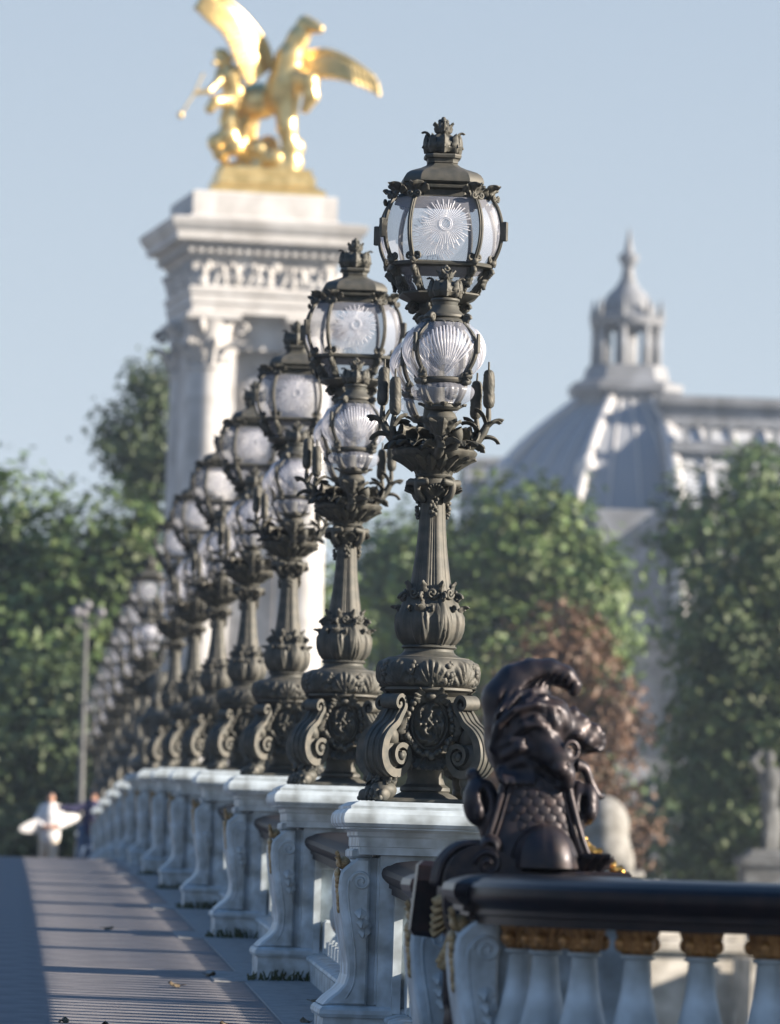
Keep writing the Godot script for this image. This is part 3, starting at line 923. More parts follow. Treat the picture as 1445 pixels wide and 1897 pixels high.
func wing(b: B, lead: Array, trail: Array) -> void:
	var a := crv(lead, 6)
	var c := crv(trail, 6)
	var n := a.size()
	var front := []
	var back := []
	for i in n:
		var f := []
		var g := []
		for j in 9:
			var u := j / 8.0
			var q: Vector3 = a[i].lerp(c[i], u)
			var puff := 0.1 * (1.0 - float(i) / n) * sin(PI * u) + 0.035 * (1 - u)
			f.append(q + Vector3(0, 0, puff))
			g.append(q - Vector3(0, 0, 0.03 + puff * 0.5))
		front.append(f)
		back.append(g)
	b.grid(front)
	b.grid(back)
	b.tube(a, stretch([0.14, 0.1, 0.05], n), 8)
	for i in range(1, n):
		var d: Vector3 = (c[i] - a[i])
		var tip := float(i) / n
		for row in 2:
			b.leaf(a[i].lerp(c[i], 0.3 + 0.35 * row) + Vector3(0, 0, 0.05), d + (a[i] - a[i - 1]) * (0.6 + 1.0 * tip), Vector3(0, 0, 1), 0.34 + 0.16 * row, 0.17, -0.2, 1.0)

func build_gilded_group() -> void:
	var gold: Material = M.statue_gold
	var t := thing("winged_horse_statue", "gilded winged horse led by a figure, on top of the stone pylon", "statue", Vector3(6.3, 18.64, -133.3))
	t.rotation.y = deg_to_rad(5.0)
	var b := B.new()
	b.loft([Vector2(0.28, -0.5), Vector2(0.28, -0.36), Vector2(0.1, -0.24), Vector2(0.02, -0.16), Vector2(0.02, 0.06), Vector2(-0.06, 0.1), Vector2(-0.06, 0.26)], rect(1.25, 1.15), true, true)
	inst(t, "gilded_plinth", b.done(gold))
	var f := F.new(Vector3(-2.6, 0.1, -1.5), Vector3(1.7, 4.6, 1.7), 0.055)
	# horse
	f.ell(gp(625, 545, -0.15), Vector3(0.7, 0.5, 0.5), Basis(Vector3.BACK, 0.12), 0.15)
	f.ell(gp(555, 570, -0.4), Vector3(0.42, 0.46, 0.42), Basis(), 0.15)
	f.ell(gp(770, 500, 0.35), Vector3(0.5, 0.6, 0.5), Basis(), 0.15)
	f.chain([gp(785, 430, 0.4), gp(800, 280, 0.5), gp(855, 140, 0.62), gp(890, 60, 0.7)], [0.48, 0.37, 0.28, 0.22], 0.12)
	f.chain([gp(890, 50, 0.72), gp(935, 75, 0.9), gp(975, 95, 1.05)], [0.22, 0.18, 0.13], 0.06)
	f.cap(gp(895, 30, 0.6), gp(915, -10, 0.6), 0.06, 0.02, 0.03)
	f.chain([gp(750, 330, 0.3), gp(800, 180, 0.45), gp(860, 60, 0.55), gp(885, 15, 0.6)], [0.17, 0.14, 0.1, 0.06], 0.06)
	f.chain([gp(870, 420, 0.75), gp(915, 440, 1.0), gp(935, 540, 1.05), gp(900, 620, 0.95)], [0.32, 0.26, 0.2, 0.13], 0.08)
	f.chain([gp(790, 580, 0.5), gp(795, 740, 0.6), gp(820, 850, 0.6), gp(835, 1030, 0.6)], [0.34, 0.26, 0.2, 0.2], 0.08)
	f.chain([gp(540, 620, -0.3), gp(495, 760, -0.3), gp(545, 860, -0.25), gp(550, 1010, -0.25)], [0.38, 0.26, 0.18, 0.17], 0.08)
	f.chain([gp(590, 620, -0.7), gp(600, 760, -0.8), gp(640, 870, -0.8), gp(640, 1020, -0.8)], [0.3, 0.18, 0.12, 0.13], 0.08)
	f.chain([gp(520, 600, -0.7), gp(460, 680, -0.95), gp(440, 800, -1.0), gp(450, 920, -0.95)], [0.12, 0.2, 0.2, 0.08], 0.08)
	# figure holding back the horse
	f.ell(gp(365, 300, 0.45), Vector3(0.2, 0.24, 0.2), Basis(), 0.06)
	f.ell(gp(355, 262, 0.42), Vector3(0.2, 0.13, 0.2), Basis(), 0.06)
	f.chain([gp(375, 340, 0.4), gp(410, 400, 0.38), gp(455, 520, 0.3)], [0.12, 0.31, 0.29], 0.1)
	f.chain([gp(350, 390, 0.45), gp(335, 460, 0.6), gp(270, 530, 0.8), gp(175, 552, 0.85)], [0.13, 0.11, 0.085, 0.06], 0.05)
	f.chain([gp(440, 390, 0.3), gp(400, 330, 0.5), gp(300, 340, 0.7)], [0.12, 0.09, 0.07], 0.05)
	f.chain([gp(450, 560, 0.35), gp(320, 590, 0.65), gp(285, 640, 0.65)], [0.22, 0.15, 0.14], 0.08)
	f.chain([gp(440, 570, 0.2), gp(425, 700, 0.3), gp(440, 830, 0.2)], [0.25, 0.24, 0.2], 0.12)
	# rocks, shields and drapery underfoot
	rng.seed = 17
	for e in [[345, 850, 0.35, 0.26], [420, 800, 0.4, 0.3], [470, 870, 0.4, 0.26], [380, 920, 0.3, 0.2], [540, 900, 0.2, 0.22], [620, 880, 0.3, 0.34], [690, 850, 0.1, 0.3], [720, 940, 0.5, 0.3], [850, 860, 0.5, 0.28], [860, 960, 0.5, 0.24], [600, 1000, 0.3, 0.26], [500, 1010, 0.2, 0.26], [420, 1020, 0.1, 0.24], [780, 1010, 0.5, 0.28], [680, 1020, -0.2, 0.3], [900, 1040, 0.3, 0.2]]:
		f.ell(gp(e[0], e[1], e[2]), Vector3(e[3] * rng.randf_range(0.85, 1.3), e[3], e[3]), Basis(Vector3.BACK, rng.randf()), 0.1)
	b = B.new()
	f.into(b)
	inst(t, "horse_and_figure", b.done(gold))
	b = B.new()
	wing(b, [gp(690, 340, 0.2), gp(640, 190, 0.35), gp(520, 60, 0.7), gp(380, -50, 0.95), gp(240, -130, 1.0)], [gp(570, 450, 0.5), gp(470, 330, 0.75), gp(395, 150, 0.95), gp(290, 50, 1.05), gp(220, -60, 1.0)])
	inst(t, "wing", b.done(gold))
	b = B.new()
	wing(b, [gp(800, 320, 0.3), gp(900, 250, 0.4), gp(1040, 228, 0.7), gp(1190, 290, 1.0), gp(1340, 400, 1.2)], [gp(830, 370, 0.4), gp(920, 350, 0.55), gp(1050, 350, 0.85), gp(1180, 370, 1.1), gp(1330, 430, 1.25)])
	inst(t, "wing", b.done(gold))
	b = B.new()
	b.tube([gp(232, 415, 0.85), gp(175, 552, 0.88), gp(95, 690, 0.9)], 0.025, 6)
	b.ball(gp(88, 700, 0.9), 0.09)
	b.ell(gp(405, 300, 0.6), Vector3(0.11, 0.1, 0.1))
	inst(t, "trumpet_staff", b.done(gold))


# ---------------------------------------------------------------- glass-roofed palace far right
func build_palace() -> void:
	var t := thing("exhibition_palace", "long grey palace with curved glass roof and columned cupola, far right beyond trees", "building", Vector3(43.7, 0, -360.0))
	# local x to the right; y up. px = 26 per metre at this distance
	var b := B.new()
	b.box(Vector3(-14.0, -1.0, -16.0), Vector3(60.0, 16.0, 10.0))
	b.box(Vector3(-14.6, 16.0, -16.6), Vector3(60.6, 17.2, 10.6))
	b.box(Vector3(-3.4, 16.0, 9.0), Vector3(5.2, 25.0, 14.0))
	inst(t, "stone_block", b.done(M.zinc))
	# square dome under the cupola
	var prof := [Vector2(14.0, 17.0), Vector2(12.6, 21.5), Vector2(10.9, 25.0), Vector2(8.9, 28.2), Vector2(6.9, 30.6), Vector2(4.9, 32.4), Vector2(3.4, 33.6)]
	b = B.new()
	b.loft(prof, octo(0.42), false, true, 60)
	inst(t, "dome", b.done(M.slate))
	b = B.new()
	for v in octo(0.42).call(1.0):
		var a := atan2(v.y, v.x)
		var line := []
		for q in crv(prof, 3):
			line.append(Vector3(cos(a), 0, sin(a)) * (q.x * v.length() + 0.1) + Vector3.UP * q.y)
		b.tube(line, 0.42, 5)
	for k in 8:
		var a := TAU * (k + 0.5) / 8
		b.ell(Vector3(cos(a) * 9.6, 28.0, sin(a) * 9.6), Vector3(0.8, 1.1, 0.8))
	for hh in [[11.3, 24.3]]:
		b.loft([Vector2(hh[0] + 0.25, hh[1]), Vector2(hh[0] + 0.25, hh[1] + 0.35)], octo(0.42))
	var ring: Array = octo(0.42).call(1.0)
	for v in 8:
		for e in [0.25, 0.5, 0.75]:
			var w: Vector2 = ring[v].lerp(ring[(v + 1) % 8], e)
			var line := []
			for q in crv(prof, 2):
				line.append(Vector3(w.x * (q.x + 0.05), q.y, w.y * (q.x + 0.05)))
			b.tube(line, 0.1, 4)
	inst(t, "dome_ribs", b.done(M.white_iron))
	# barrel vault with ridge running right; its near end is a glazed gable
	b = B.new()
	var rows := []
	var arc := []
	for i in 21:
		var a := PI * i / 20
		var q := Vector3(0, 17.0 + 15.6 * sin(a), 16.5 * cos(a))
		rows.append([q + Vector3(2.2, 0, 0), q + Vector3(60.0, 0, 0)])
		arc.append(q + Vector3(2.2, 0, 0))
	b.grid(rows)
	inst(t, "glass_vault", b.done(M.roof_glass))
	b = B.new()
	b.fan(arc)
	inst(t, "gable", b.done(M.slate))
	b = B.new()
	b.tube(arc, 0.55, 6)
	for k in 5:
		b.box(Vector3(1.9, 17.0, -11.0 + 5.5 * k - 0.2), Vector3(2.15, 17.0 + 15.0 * sqrt(1.0 - pow((-11.0 + 5.5 * k) / 16.5, 2.0)), -11.0 + 5.5 * k + 0.2))
	for k in 25:
		var x := 4.5 + 2.3 * k
		var line := []
		for i in 13:
			var a := PI * 0.05 + PI * 0.9 * i / 12
			line.append(Vector3(x, 17.0 + 15.8 * sin(a), 16.7 * cos(a)))
		b.tube(line, 0.16, 4)
	for a in [0.3, 0.55, 0.8]:
		b.box(Vector3(2.2, 17.0 + 15.7 * sin(a) - 0.12, 16.6 * cos(a) - 0.2), Vector3(60, 17.0 + 15.7 * sin(a) + 0.12, 16.6 * cos(a) + 0.2))
	inst(t, "vault_ribs", b.done(M.white_iron))
	b = B.new()
	b.box(Vector3(2.0, 29.4, 9.4), Vector3(60.0, 30.1, 11.2))
	b.box(Vector3(2.0, 31.6, -3.6), Vector3(60.0, 33.1, 6.4))
	b.box(Vector3(1.6, 33.1, -4.0), Vector3(60.0, 33.7, 7.0))
	for k in 36:
		b.box(Vector3(3.0 + 1.6 * k, 30.1, 9.5), Vector3(3.35 + 1.6 * k, 32.0, 9.9))
	inst(t, "ridge_lantern", b.done(M.zinc))
	# cupola
	var c := Node3D.new()
	c.name = "cupola"
	t.add_child(c, true)
	b = B.new()
	b.loft([Vector2(3.2, 32.6), Vector2(3.5, 33.9), Vector2(3.9, 34.3), Vector2(3.9, 34.8), Vector2(3.0, 35.1), Vector2(2.7, 36.2)], octo(0.6), true, true)
	b.lathe([Vector2(0.85, 36.0), Vector2(0.85, 39.4)], 16)
	inst(c, "drum", b.done(M.zinc))
	b = B.new()
	b.lathe([Vector2(0.4, 0.0), Vector2(0.33, 0.2), Vector2(0.29, 2.8), Vector2(0.42, 3.1)], 12)
	var col := b.done(M.zinc)
	for k in 8:
		var a := TAU * (k + 0.3) / 8
		inst(c, "column", col, Transform3D(Basis(), Vector3(cos(a) * 2.25, 36.1, sin(a) * 2.25)))
	b = B.new()
	b.lathe([Vector2(2.3, 39.0), Vector2(2.65, 39.2), Vector2(2.75, 39.7), Vector2(2.1, 40.0), Vector2(1.9, 40.6), Vector2(1.5, 41.4), Vector2(0.9, 42.0), Vector2(0.55, 42.6), Vector2(0.4, 43.4), Vector2(0.75, 44.1), Vector2(0.75, 44.3), Vector2(0.35, 44.6), Vector2(0.2, 45.4), Vector2(0.03, 46.4)], 24)
	for k in 8:
		var a := TAU * (k + 0.3) / 8
		b.lathe([Vector2(0.01, 0)], 3) if false else b.tube([Vector3(cos(a) * 2.45, 39.7, sin(a) * 2.45), Vector3(cos(a) * 2.45, 40.3, sin(a) * 2.45), Vector3(cos(a) * 2.45, 41.1, sin(a) * 2.45)], [0.3, 0.2, 0.04], 6)
	inst(c, "spire", b.done(M.zinc))
	b = B.new()
	b.box(Vector3(-10.6, 20.0, -14.0), Vector3(-7.4, 29.6, -9.0), 0.1)
	b.box(Vector3(-10.8, 29.6, -14.2), Vector3(-7.2, 30.1, -8.8))
	inst(t, "rear_tower", b.done(M.slate))


# ---------------------------------------------------------------- trees
func tree(called: String, label: String, at: Vector3, lobes: Array, leaf: Material, size: float, clumps: int, trunk_r: float, base: Color, group := "", grow := 1.0) -> void:
	# lobes: [Vector3 centre, Vector3 radii] from the foot of the trunk
	var t := thing(called, label, "tree", at, group)
	lobes = lobes.map(func(l): return [l[0] * grow, l[1] * grow])
	clumps = int(clumps / grow)
	size *= grow * 0.72
	var b := B.new()
	var top: Vector3 = lobes[0][0]
	b.tube(crv([Vector3(0, -0.5, 0), Vector3(0.1, top.y * 0.35, 0.05), Vector3(top.x * 0.6, top.y * 0.7, top.z * 0.6), top], 4), stretch([trunk_r * 1.3, trunk_r, trunk_r * 0.8, trunk_r * 0.3], 13), 9)
	for l in lobes:
		var q: Vector3 = l[0]
		var from := Vector3(top.x * 0.4, minf(q.y * 0.6, top.y * 0.6), top.z * 0.4)
		b.tube(crv([from, from.lerp(q, 0.5) + Vector3(0, 0.4, 0), q], 4), stretch([trunk_r * 0.5, trunk_r * 0.35, trunk_r * 0.12], 9), 6)
		for k in 5:
			var e := Vector3(rng.randf_range(-1, 1), rng.randf_range(-0.5, 1), rng.randf_range(-1, 1)).normalized()
			b.tube([from.lerp(q, 0.6), q + e * l[1] * 0.5, q + e * l[1] * 0.9], [trunk_r * 0.2, trunk_r * 0.12, trunk_r * 0.05], 4)
	inst(t, "trunk", b.done(M.bark))
	b = B.new()
	b.use_c = true
	for l in lobes:
		var shade := rng.randf_range(0.72, 1.25)
		var vol: float = l[1].x * l[1].y
		for k in int(clumps * 3.6 * vol):
			var e := Vector3(rng.randfn(), rng.randfn(), rng.randfn()).normalized()
			var deep := pow(rng.randf(), 0.45)
			var m: Vector3 = l[0] + e * l[1] * deep * rng.randf_range(0.85, 1.1)
			var tone := rng.randf_range(0.6, 1.4) * shade
			var warm := rng.randf_range(-0.12, 0.18)
			b.col = Color(tone * (1.0 + warm), tone, tone * (1.0 - warm * 0.6)) * base
			var cr := size * rng.randf_range(1.0, 2.0)
			for j in 9:
				var q := m + Vector3(rng.randfn(), rng.randfn() * 0.7, rng.randfn()) * cr
				var n := (e + Vector3(rng.randf_range(-1, 1), rng.randf_range(-0.3, 1.2), rng.randf_range(-1, 1))).normalized()
				var u := n.cross(Vector3(rng.randf_range(-1, 1), rng.randf_range(-1, 1), rng.randf_range(-1, 1))).normalized() * size * rng.randf_range(0.5, 1.0)
				var w := n.cross(u) * rng.randf_range(0.5, 0.8)
				var s := b.p(q - u)
				b.p(q + w + n * size * 0.12)
				b.p(q + u)
				b.p(q - w + n * size * 0.12)
				b.tri(s, s + 1, s + 2)
				b.tri(s, s + 2, s + 3)
	inst(t, "crown", b.done(leaf))

func build_trees() -> void:
	rng.seed = 101
	var g := "trees beyond the far end of the bridge"
	var w := Color(1, 1, 1)
	tree("broadleaf_tree", "green tree at the far left edge, behind the person in white", Vector3(-1.2, -0.6, -160), [[Vector3(0.4, 8.6, 0), Vector3(2.6, 2.8, 2.4)], [Vector3(-2.2, 7.6, 0), Vector3(2.2, 2.4, 2)], [Vector3(2.2, 6.4, 0.6), Vector3(2, 2.2, 2)], [Vector3(-0.5, 5, 1), Vector3(3.2, 2.4, 2.4)], [Vector3(-1, 2.6, 1), Vector3(3, 1.8, 2)]], M.leaf_green, 0.26, 18, 0.3, w, g, 1.20)
	tree("broadleaf_tree", "green tree with sunlit crown behind the slender street lamp post", Vector3(3.4, -0.6, -158), [[Vector3(-0.2, 8.0, 0), Vector3(2.3, 2.3, 2.2)], [Vector3(2.0, 7.0, 0), Vector3(2.0, 2.4, 2)], [Vector3(-1.7, 6.2, 0.5), Vector3(2.0, 2.4, 2)], [Vector3(0.6, 4.4, 1), Vector3(3, 2.4, 2.4)], [Vector3(0, 2.2, 1), Vector3(3, 1.8, 2)]], M.leaf_green, 0.26, 18, 0.3, Color(1.15, 1.15, 0.9), g, 1.24)
	tree("broadleaf_tree", "small dark tree low behind the pointing person, left of the far lamps", Vector3(1.4, -0.6, -150), [[Vector3(0, 3.6, 0), Vector3(2.4, 2.2, 2)], [Vector3(1.8, 2.6, 0.4), Vector3(2.2, 2.2, 2)], [Vector3(-2.4, 2.4, 0), Vector3(2.2, 2.2, 2)], [Vector3(0, 1.2, 0.5), Vector3(3.6, 1.5, 2)]], M.leaf_dark, 0.24, 18, 0.2, w, g, 1.25)
	tree("broadleaf_tree", "green tree behind the far lamps, its crown touching the left side of the pylon", Vector3(7.0, -0.6, -170), [[Vector3(-0.6, 8.2, 0), Vector3(2.4, 2.4, 2.2)], [Vector3(1.8, 7.0, 0), Vector3(2.4, 2.8, 2)], [Vector3(-0.4, 5, 1), Vector3(3, 2.6, 2.2)], [Vector3(0, 2.4, 1), Vector3(3.2, 2.2, 2)]], M.leaf_green, 0.26, 18, 0.3, Color(1.1, 1.1, 0.9), g, 1.22)
	tree("tall_tree", "tall loose-crowned tree whose top shows against the sky left of the pylon", Vector3(4.9, 0.4, -186), [[Vector3(0.3, 17.2, 0), Vector3(1.3, 2.0, 1.3)], [Vector3(-0.9, 15.4, 0), Vector3(1.3, 1.6, 1.2)], [Vector3(0.5, 15.0, 0), Vector3(1.2, 1.4, 1.2)], [Vector3(-0.1, 13.6, 0.2), Vector3(0.8, 1.4, 0.9)], [Vector3(0.6, 11.6, 0), Vector3(1.1, 1.3, 1)], [Vector3(2.6, 14.5, 0), Vector3(2, 3, 1.5)], [Vector3(3.0, 9.5, 0), Vector3(2.4, 2.4, 1.6)]], M.leaf_dark, 0.25, 18, 0.25, Color(1.3, 1.3, 1.2), g)
	tree("broadleaf_tree", "rounded light green tree right of the nearest lamp's shaft", Vector3(18.5, -0.6, -192), [[Vector3(0.6, 11.0, 0), Vector3(3.0, 3.2, 2.5)], [Vector3(-2.6, 9.8, 0.5), Vector3(2.2, 3.0, 2)], [Vector3(2.8, 9.2, 0.5), Vector3(2.2, 3.0, 2)], [Vector3(0, 7.0, 1.2), Vector3(4.2, 2.8, 2.4)], [Vector3(0, 3.6, 1), Vector3(4.5, 2.6, 2.4)]], M.leaf_green, 0.3, 14, 0.35, Color(1.3, 1.2, 0.85), g, 1.16)
	tree("broadleaf_tree", "green tree seen between the two nearest lamps", Vector3(14.6, -0.6, -196), [[Vector3(0.3, 10.4, 0), Vector3(1.9, 2.4, 2)], [Vector3(-1.2, 8.4, 0), Vector3(1.8, 2.4, 1.8)], [Vector3(1.4, 7.2, 0.5), Vector3(1.9, 2.4, 1.8)], [Vector3(0, 4.6, 0.6), Vector3(2.8, 3, 2)]], M.leaf_green, 0.3, 13, 0.3, Color(1.1, 1.1, 0.95), g, 1.15)
	tree("broadleaf_tree", "yellowish green low tree just right of the nearest lamp's base", Vector3(15.2, -0.6, -165), [[Vector3(0, 5.0, 0), Vector3(1.9, 1.9, 1.6)], [Vector3(-1.6, 3.6, 0), Vector3(1.6, 1.8, 1.5)], [Vector3(1.5, 3.4, 0.4), Vector3(1.6, 1.8, 1.5)], [Vector3(0, 1.8, 0.5), Vector3(2.8, 1.7, 1.7)]], M.leaf_olive, 0.24, 18, 0.2, w, g)
	tree("chestnut_tree", "rusty brown autumn tree right behind the sea monster's head", Vector3(15.9, -0.6, -143), [[Vector3(0.0, 7.2, 0), Vector3(1.5, 1.7, 1.5)], [Vector3(-1.2, 6.0, 0.3), Vector3(1.5, 1.6, 1.4)], [Vector3(1.0, 5.4, 0.4), Vector3(1.4, 1.8, 1.5)], [Vector3(-0.5, 3.8, 0.6), Vector3(2.1, 2, 1.6)], [Vector3(0.7, 2.2, 0.8), Vector3(2.0, 1.8, 1.6)], [Vector3(-1.2, 1.6, 0.3), Vector3(1.7, 1.8, 1.4)]], M.leaf_rust, 0.2, 24, 0.22, w, g)
	tree("chestnut_tree", "big dark green chestnut tree at the right edge behind the grey statue", Vector3(23.4, -0.6, -163), [[Vector3(1.43, 11.22, 0.00), Vector3(2.09, 2.42, 2.20)], [Vector3(0.22, 8.80, 0.55), Vector3(2.20, 2.42, 2.20)], [Vector3(2.42, 8.14, 0.88), Vector3(2.20, 2.86, 2.20)], [Vector3(-0.11, 6.38, 0.77), Vector3(2.09, 2.20, 1.98)], [Vector3(1.65, 5.50, 1.32), Vector3(2.64, 2.64, 1.98)], [Vector3(0.11, 3.74, 0.77), Vector3(2.31, 2.42, 1.98)], [Vector3(2.20, 2.64, 1.10), Vector3(2.64, 2.42, 1.98)], [Vector3(0.00, 1.54, 0.55), Vector3(2.42, 1.76, 1.98)]], M.leaf_dark, 0.25, 22, 0.35, Color(1.25, 1.15, 0.85), g)
	tree("broadleaf_tree", "grey green tree in front of the palace roof at the right edge", Vector3(28.5, -0.6, -196), [[Vector3(0.6, 14.6, 0), Vector3(1.8, 2.2, 2)], [Vector3(-1.6, 13.2, 0), Vector3(1.7, 2.2, 1.8)], [Vector3(2.0, 12.4, 0.5), Vector3(1.8, 2.2, 1.8)], [Vector3(0, 9.8, 0.6), Vector3(3.2, 2.4, 2)], [Vector3(0, 6, 0.6), Vector3(3.2, 3, 2)]], M.leaf_green, 0.3, 14, 0.3, Color(1.05, 1.1, 0.95), g, 1.08)
	var far := B.new()
	far.use_c = true
	for k in 5200:
		var x := rng.randf_range(-30.0, 60.0)
		var h := 3.4 + 1.2 * sin(x * 0.5) + sin(x * 1.7)
		var q := Vector3(x, -0.6 + rng.randf() * h, -205.0 + rng.randf_range(-4, 4))
		var tone := rng.randf_range(0.5, 1.2)
		far.col = Color(tone, tone, tone * 0.9)
		var n := Vector3(rng.randf_range(-1, 1), rng.randf_range(-0.2, 1), rng.randf_range(-0.2, 1)).normalized()
		var u := n.cross(Vector3(rng.randf_range(-1, 1), rng.randf_range(-1, 1), 0.3)).normalized() * 0.55
		var w2 := n.cross(u) * 0.8
		var s := far.p(q - u)
		far.p(q + w2)
		far.p(q + u)
		far.p(q - w2)
		far.tri(s, s + 1, s + 2)
		far.tri(s, s + 2, s + 3)
	var shrubs := inst(self, "shrubbery", far.done(M.leaf_dark))
	tag(shrubs, "dark mass of shrubs filling the gaps under the far trees", "shrubbery")
	shrubs.set_meta("kind", "stuff")


# ---------------------------------------------------------------- lion, statue, post, quay
func build_far_things() -> void:
	# embankment with parapet and stairs, seen between the near balusters
	var t := thing("quay_wall", "sunlit pale stone quay wall seen between the near balusters at the lower right", "wall", Vector3(18.0, 0, -126.0))
	t.rotation.y = deg_to_rad(7.0)
	var b := B.new()
	b.box(Vector3(-9.0, -8.5, -1.5), Vector3(60, -1.05, 0.0))
	b.box(Vector3(-9.0, -1.05, -0.9), Vector3(60, -0.15, -0.3))
	b.box(Vector3(-9.0, -0.15, -1.05), Vector3(60, 0.06, -0.12), 0.03)
	b.box(Vector3(-9.0, -1.32, 0.0), Vector3(60, -1.02, 0.22), 0.04)
	inst(t, "masonry", b.done(M.quay_stone))
	b = B.new()
	for k in 30:
		var x := -8.0 + k * 1.5
		b.box(Vector3(x, -0.98, -0.3), Vector3(x + 1.1, -0.28, -0.22), 0.02)
	inst(t, "panels", b.done(M.quay_stone))
	t = thing("quay_stairs", "stone stairs with dark handrail descending along the sunlit quay wall", "stairs", Vector3(18.4, -1.4, -125.4))
	t.rotation.y = deg_to_rad(7.0)
	for k in 22:
		b = B.new()
		b.box(Vector3(k * 0.34, -7.0, -0.4), Vector3(k * 0.34 + 0.34, -0.16 * k, 1.3))
		inst(t, "step", b.done(M.quay_stone))
	b = B.new()
	b.tube([Vector3(0, 0.9, 1.3), Vector3(7.5, -2.63, 1.3)], 0.09, 6)
	for k in 22:
		b.tube([Vector3(k * 0.34 + 0.17, -0.16 * k, 1.3), Vector3(k * 0.34 + 0.17, 0.82 - 0.16 * k, 1.3)], 0.03, 4)
	inst(t, "handrail", b.done(M.grey_stone))
	# seated lion seen from behind
	t = thing("stone_lion", "rounded pale stone animal statue seen from behind, right of the sea monster's neck", "statue", Vector3(14.4, 0.35, -121.0))
	b = B.new()
	b.box(Vector3(-1.1, -2.2, -1.6), Vector3(1.1, 0.1, 1.0), 0.05)
	inst(t, "plinth", b.done(M.lion_stone))
	var f := F.new(Vector3(-1.2, 0.0, -1.8), Vector3(1.2, 2.4, 1.2), 0.05)
	f.ell(Vector3(0.05, 1.35, -0.1), Vector3(0.62, 0.78, 0.7), Basis(), 0.15)
	f.ell(Vector3(0.1, 0.75, 0.0), Vector3(0.62, 0.62, 0.75), Basis(), 0.15)
	f.ell(Vector3(0.5, 0.5, 0.1), Vector3(0.28, 0.45, 0.5), Basis(), 0.12)
	f.ell(Vector3(-0.45, 0.5, 0.1), Vector3(0.28, 0.45, 0.5), Basis(), 0.12)
	f.ell(Vector3(-0.25, 1.75, -0.75), Vector3(0.4, 0.42, 0.4), Basis(), 0.15)
	f.chain([Vector3(0.1, 0.3, 0.6), Vector3(0.5, 0.2, 0.85), Vector3(0.85, 0.25, 0.7)], [0.12, 0.1, 0.12], 0.06)
	f.chain([Vector3(0.35, 0.9, -0.8), Vector3(0.4, 0.4, -1.0), Vector3(0.4, 0.12, -1.2)], [0.25, 0.18, 0.2], 0.08)
	b = B.new()
	f.into(b)
	inst(t, "lion", b.done(M.lion_stone))
	# standing figure on a pedestal, right edge
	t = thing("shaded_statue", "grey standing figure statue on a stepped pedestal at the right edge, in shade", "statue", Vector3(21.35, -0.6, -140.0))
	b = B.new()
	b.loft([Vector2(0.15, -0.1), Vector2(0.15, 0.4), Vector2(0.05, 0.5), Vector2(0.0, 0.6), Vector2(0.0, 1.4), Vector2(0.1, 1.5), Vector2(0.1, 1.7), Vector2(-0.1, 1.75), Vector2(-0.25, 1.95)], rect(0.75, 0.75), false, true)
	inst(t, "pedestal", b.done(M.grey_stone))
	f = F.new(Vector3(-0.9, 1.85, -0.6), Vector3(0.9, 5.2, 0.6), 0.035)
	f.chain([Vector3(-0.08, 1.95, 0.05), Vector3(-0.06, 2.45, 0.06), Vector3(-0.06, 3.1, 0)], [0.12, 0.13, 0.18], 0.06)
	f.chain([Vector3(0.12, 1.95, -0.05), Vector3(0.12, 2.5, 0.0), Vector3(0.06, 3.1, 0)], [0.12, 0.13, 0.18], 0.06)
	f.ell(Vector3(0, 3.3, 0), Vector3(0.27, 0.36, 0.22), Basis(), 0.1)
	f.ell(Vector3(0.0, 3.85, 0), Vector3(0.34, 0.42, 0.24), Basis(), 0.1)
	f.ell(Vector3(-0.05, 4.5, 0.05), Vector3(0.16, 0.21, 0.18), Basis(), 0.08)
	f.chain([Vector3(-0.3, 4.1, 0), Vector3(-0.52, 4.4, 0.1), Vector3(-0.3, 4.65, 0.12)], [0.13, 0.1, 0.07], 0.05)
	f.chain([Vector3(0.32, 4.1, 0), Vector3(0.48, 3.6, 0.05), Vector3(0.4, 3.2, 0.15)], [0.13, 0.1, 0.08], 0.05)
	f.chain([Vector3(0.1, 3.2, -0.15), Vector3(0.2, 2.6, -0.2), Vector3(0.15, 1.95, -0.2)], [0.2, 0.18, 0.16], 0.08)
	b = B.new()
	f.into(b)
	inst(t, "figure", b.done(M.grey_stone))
	# slender street lamp
	t = thing("street_lamp_post", "slender grey street lamp post with a cluster of globes, far left", "street lamp", Vector3(2.12, -0.75, -140.0))
	b = B.new()
	b.lathe([Vector2(0.2, 0), Vector2(0.2, 0.4), Vector2(0.14, 0.6), Vector2(0.11, 1.5), Vector2(0.09, 4.5), Vector2(0.06, 7.6), Vector2(0.1, 7.7), Vector2(0.05, 7.9)], 14)
	for k in 3:
		var a := TAU * k / 3 + 0.3
		b.tube(crv([Vector3(0, 7.7, 0), Vector3(cos(a) * 0.25, 7.75, sin(a) * 0.25), Vector3(cos(a) * 0.4, 7.95, sin(a) * 0.4)], 4), 0.04, 5)
	inst(t, "post", b.done(M.post_paint))
	b = B.new()
	b.ball(Vector3.ZERO, 0.15, 12)
	var globe := b.done(M.opal)
	for k in 3:
		var a := TAU * k / 3 + 0.3
		inst(t, "globe", globe, Transform3D(Basis(), Vector3(cos(a) * 0.4, 8.1, sin(a) * 0.4)))
	inst(t, "globe", globe, Transform3D(Basis(), Vector3(0, 8.3, 0)))


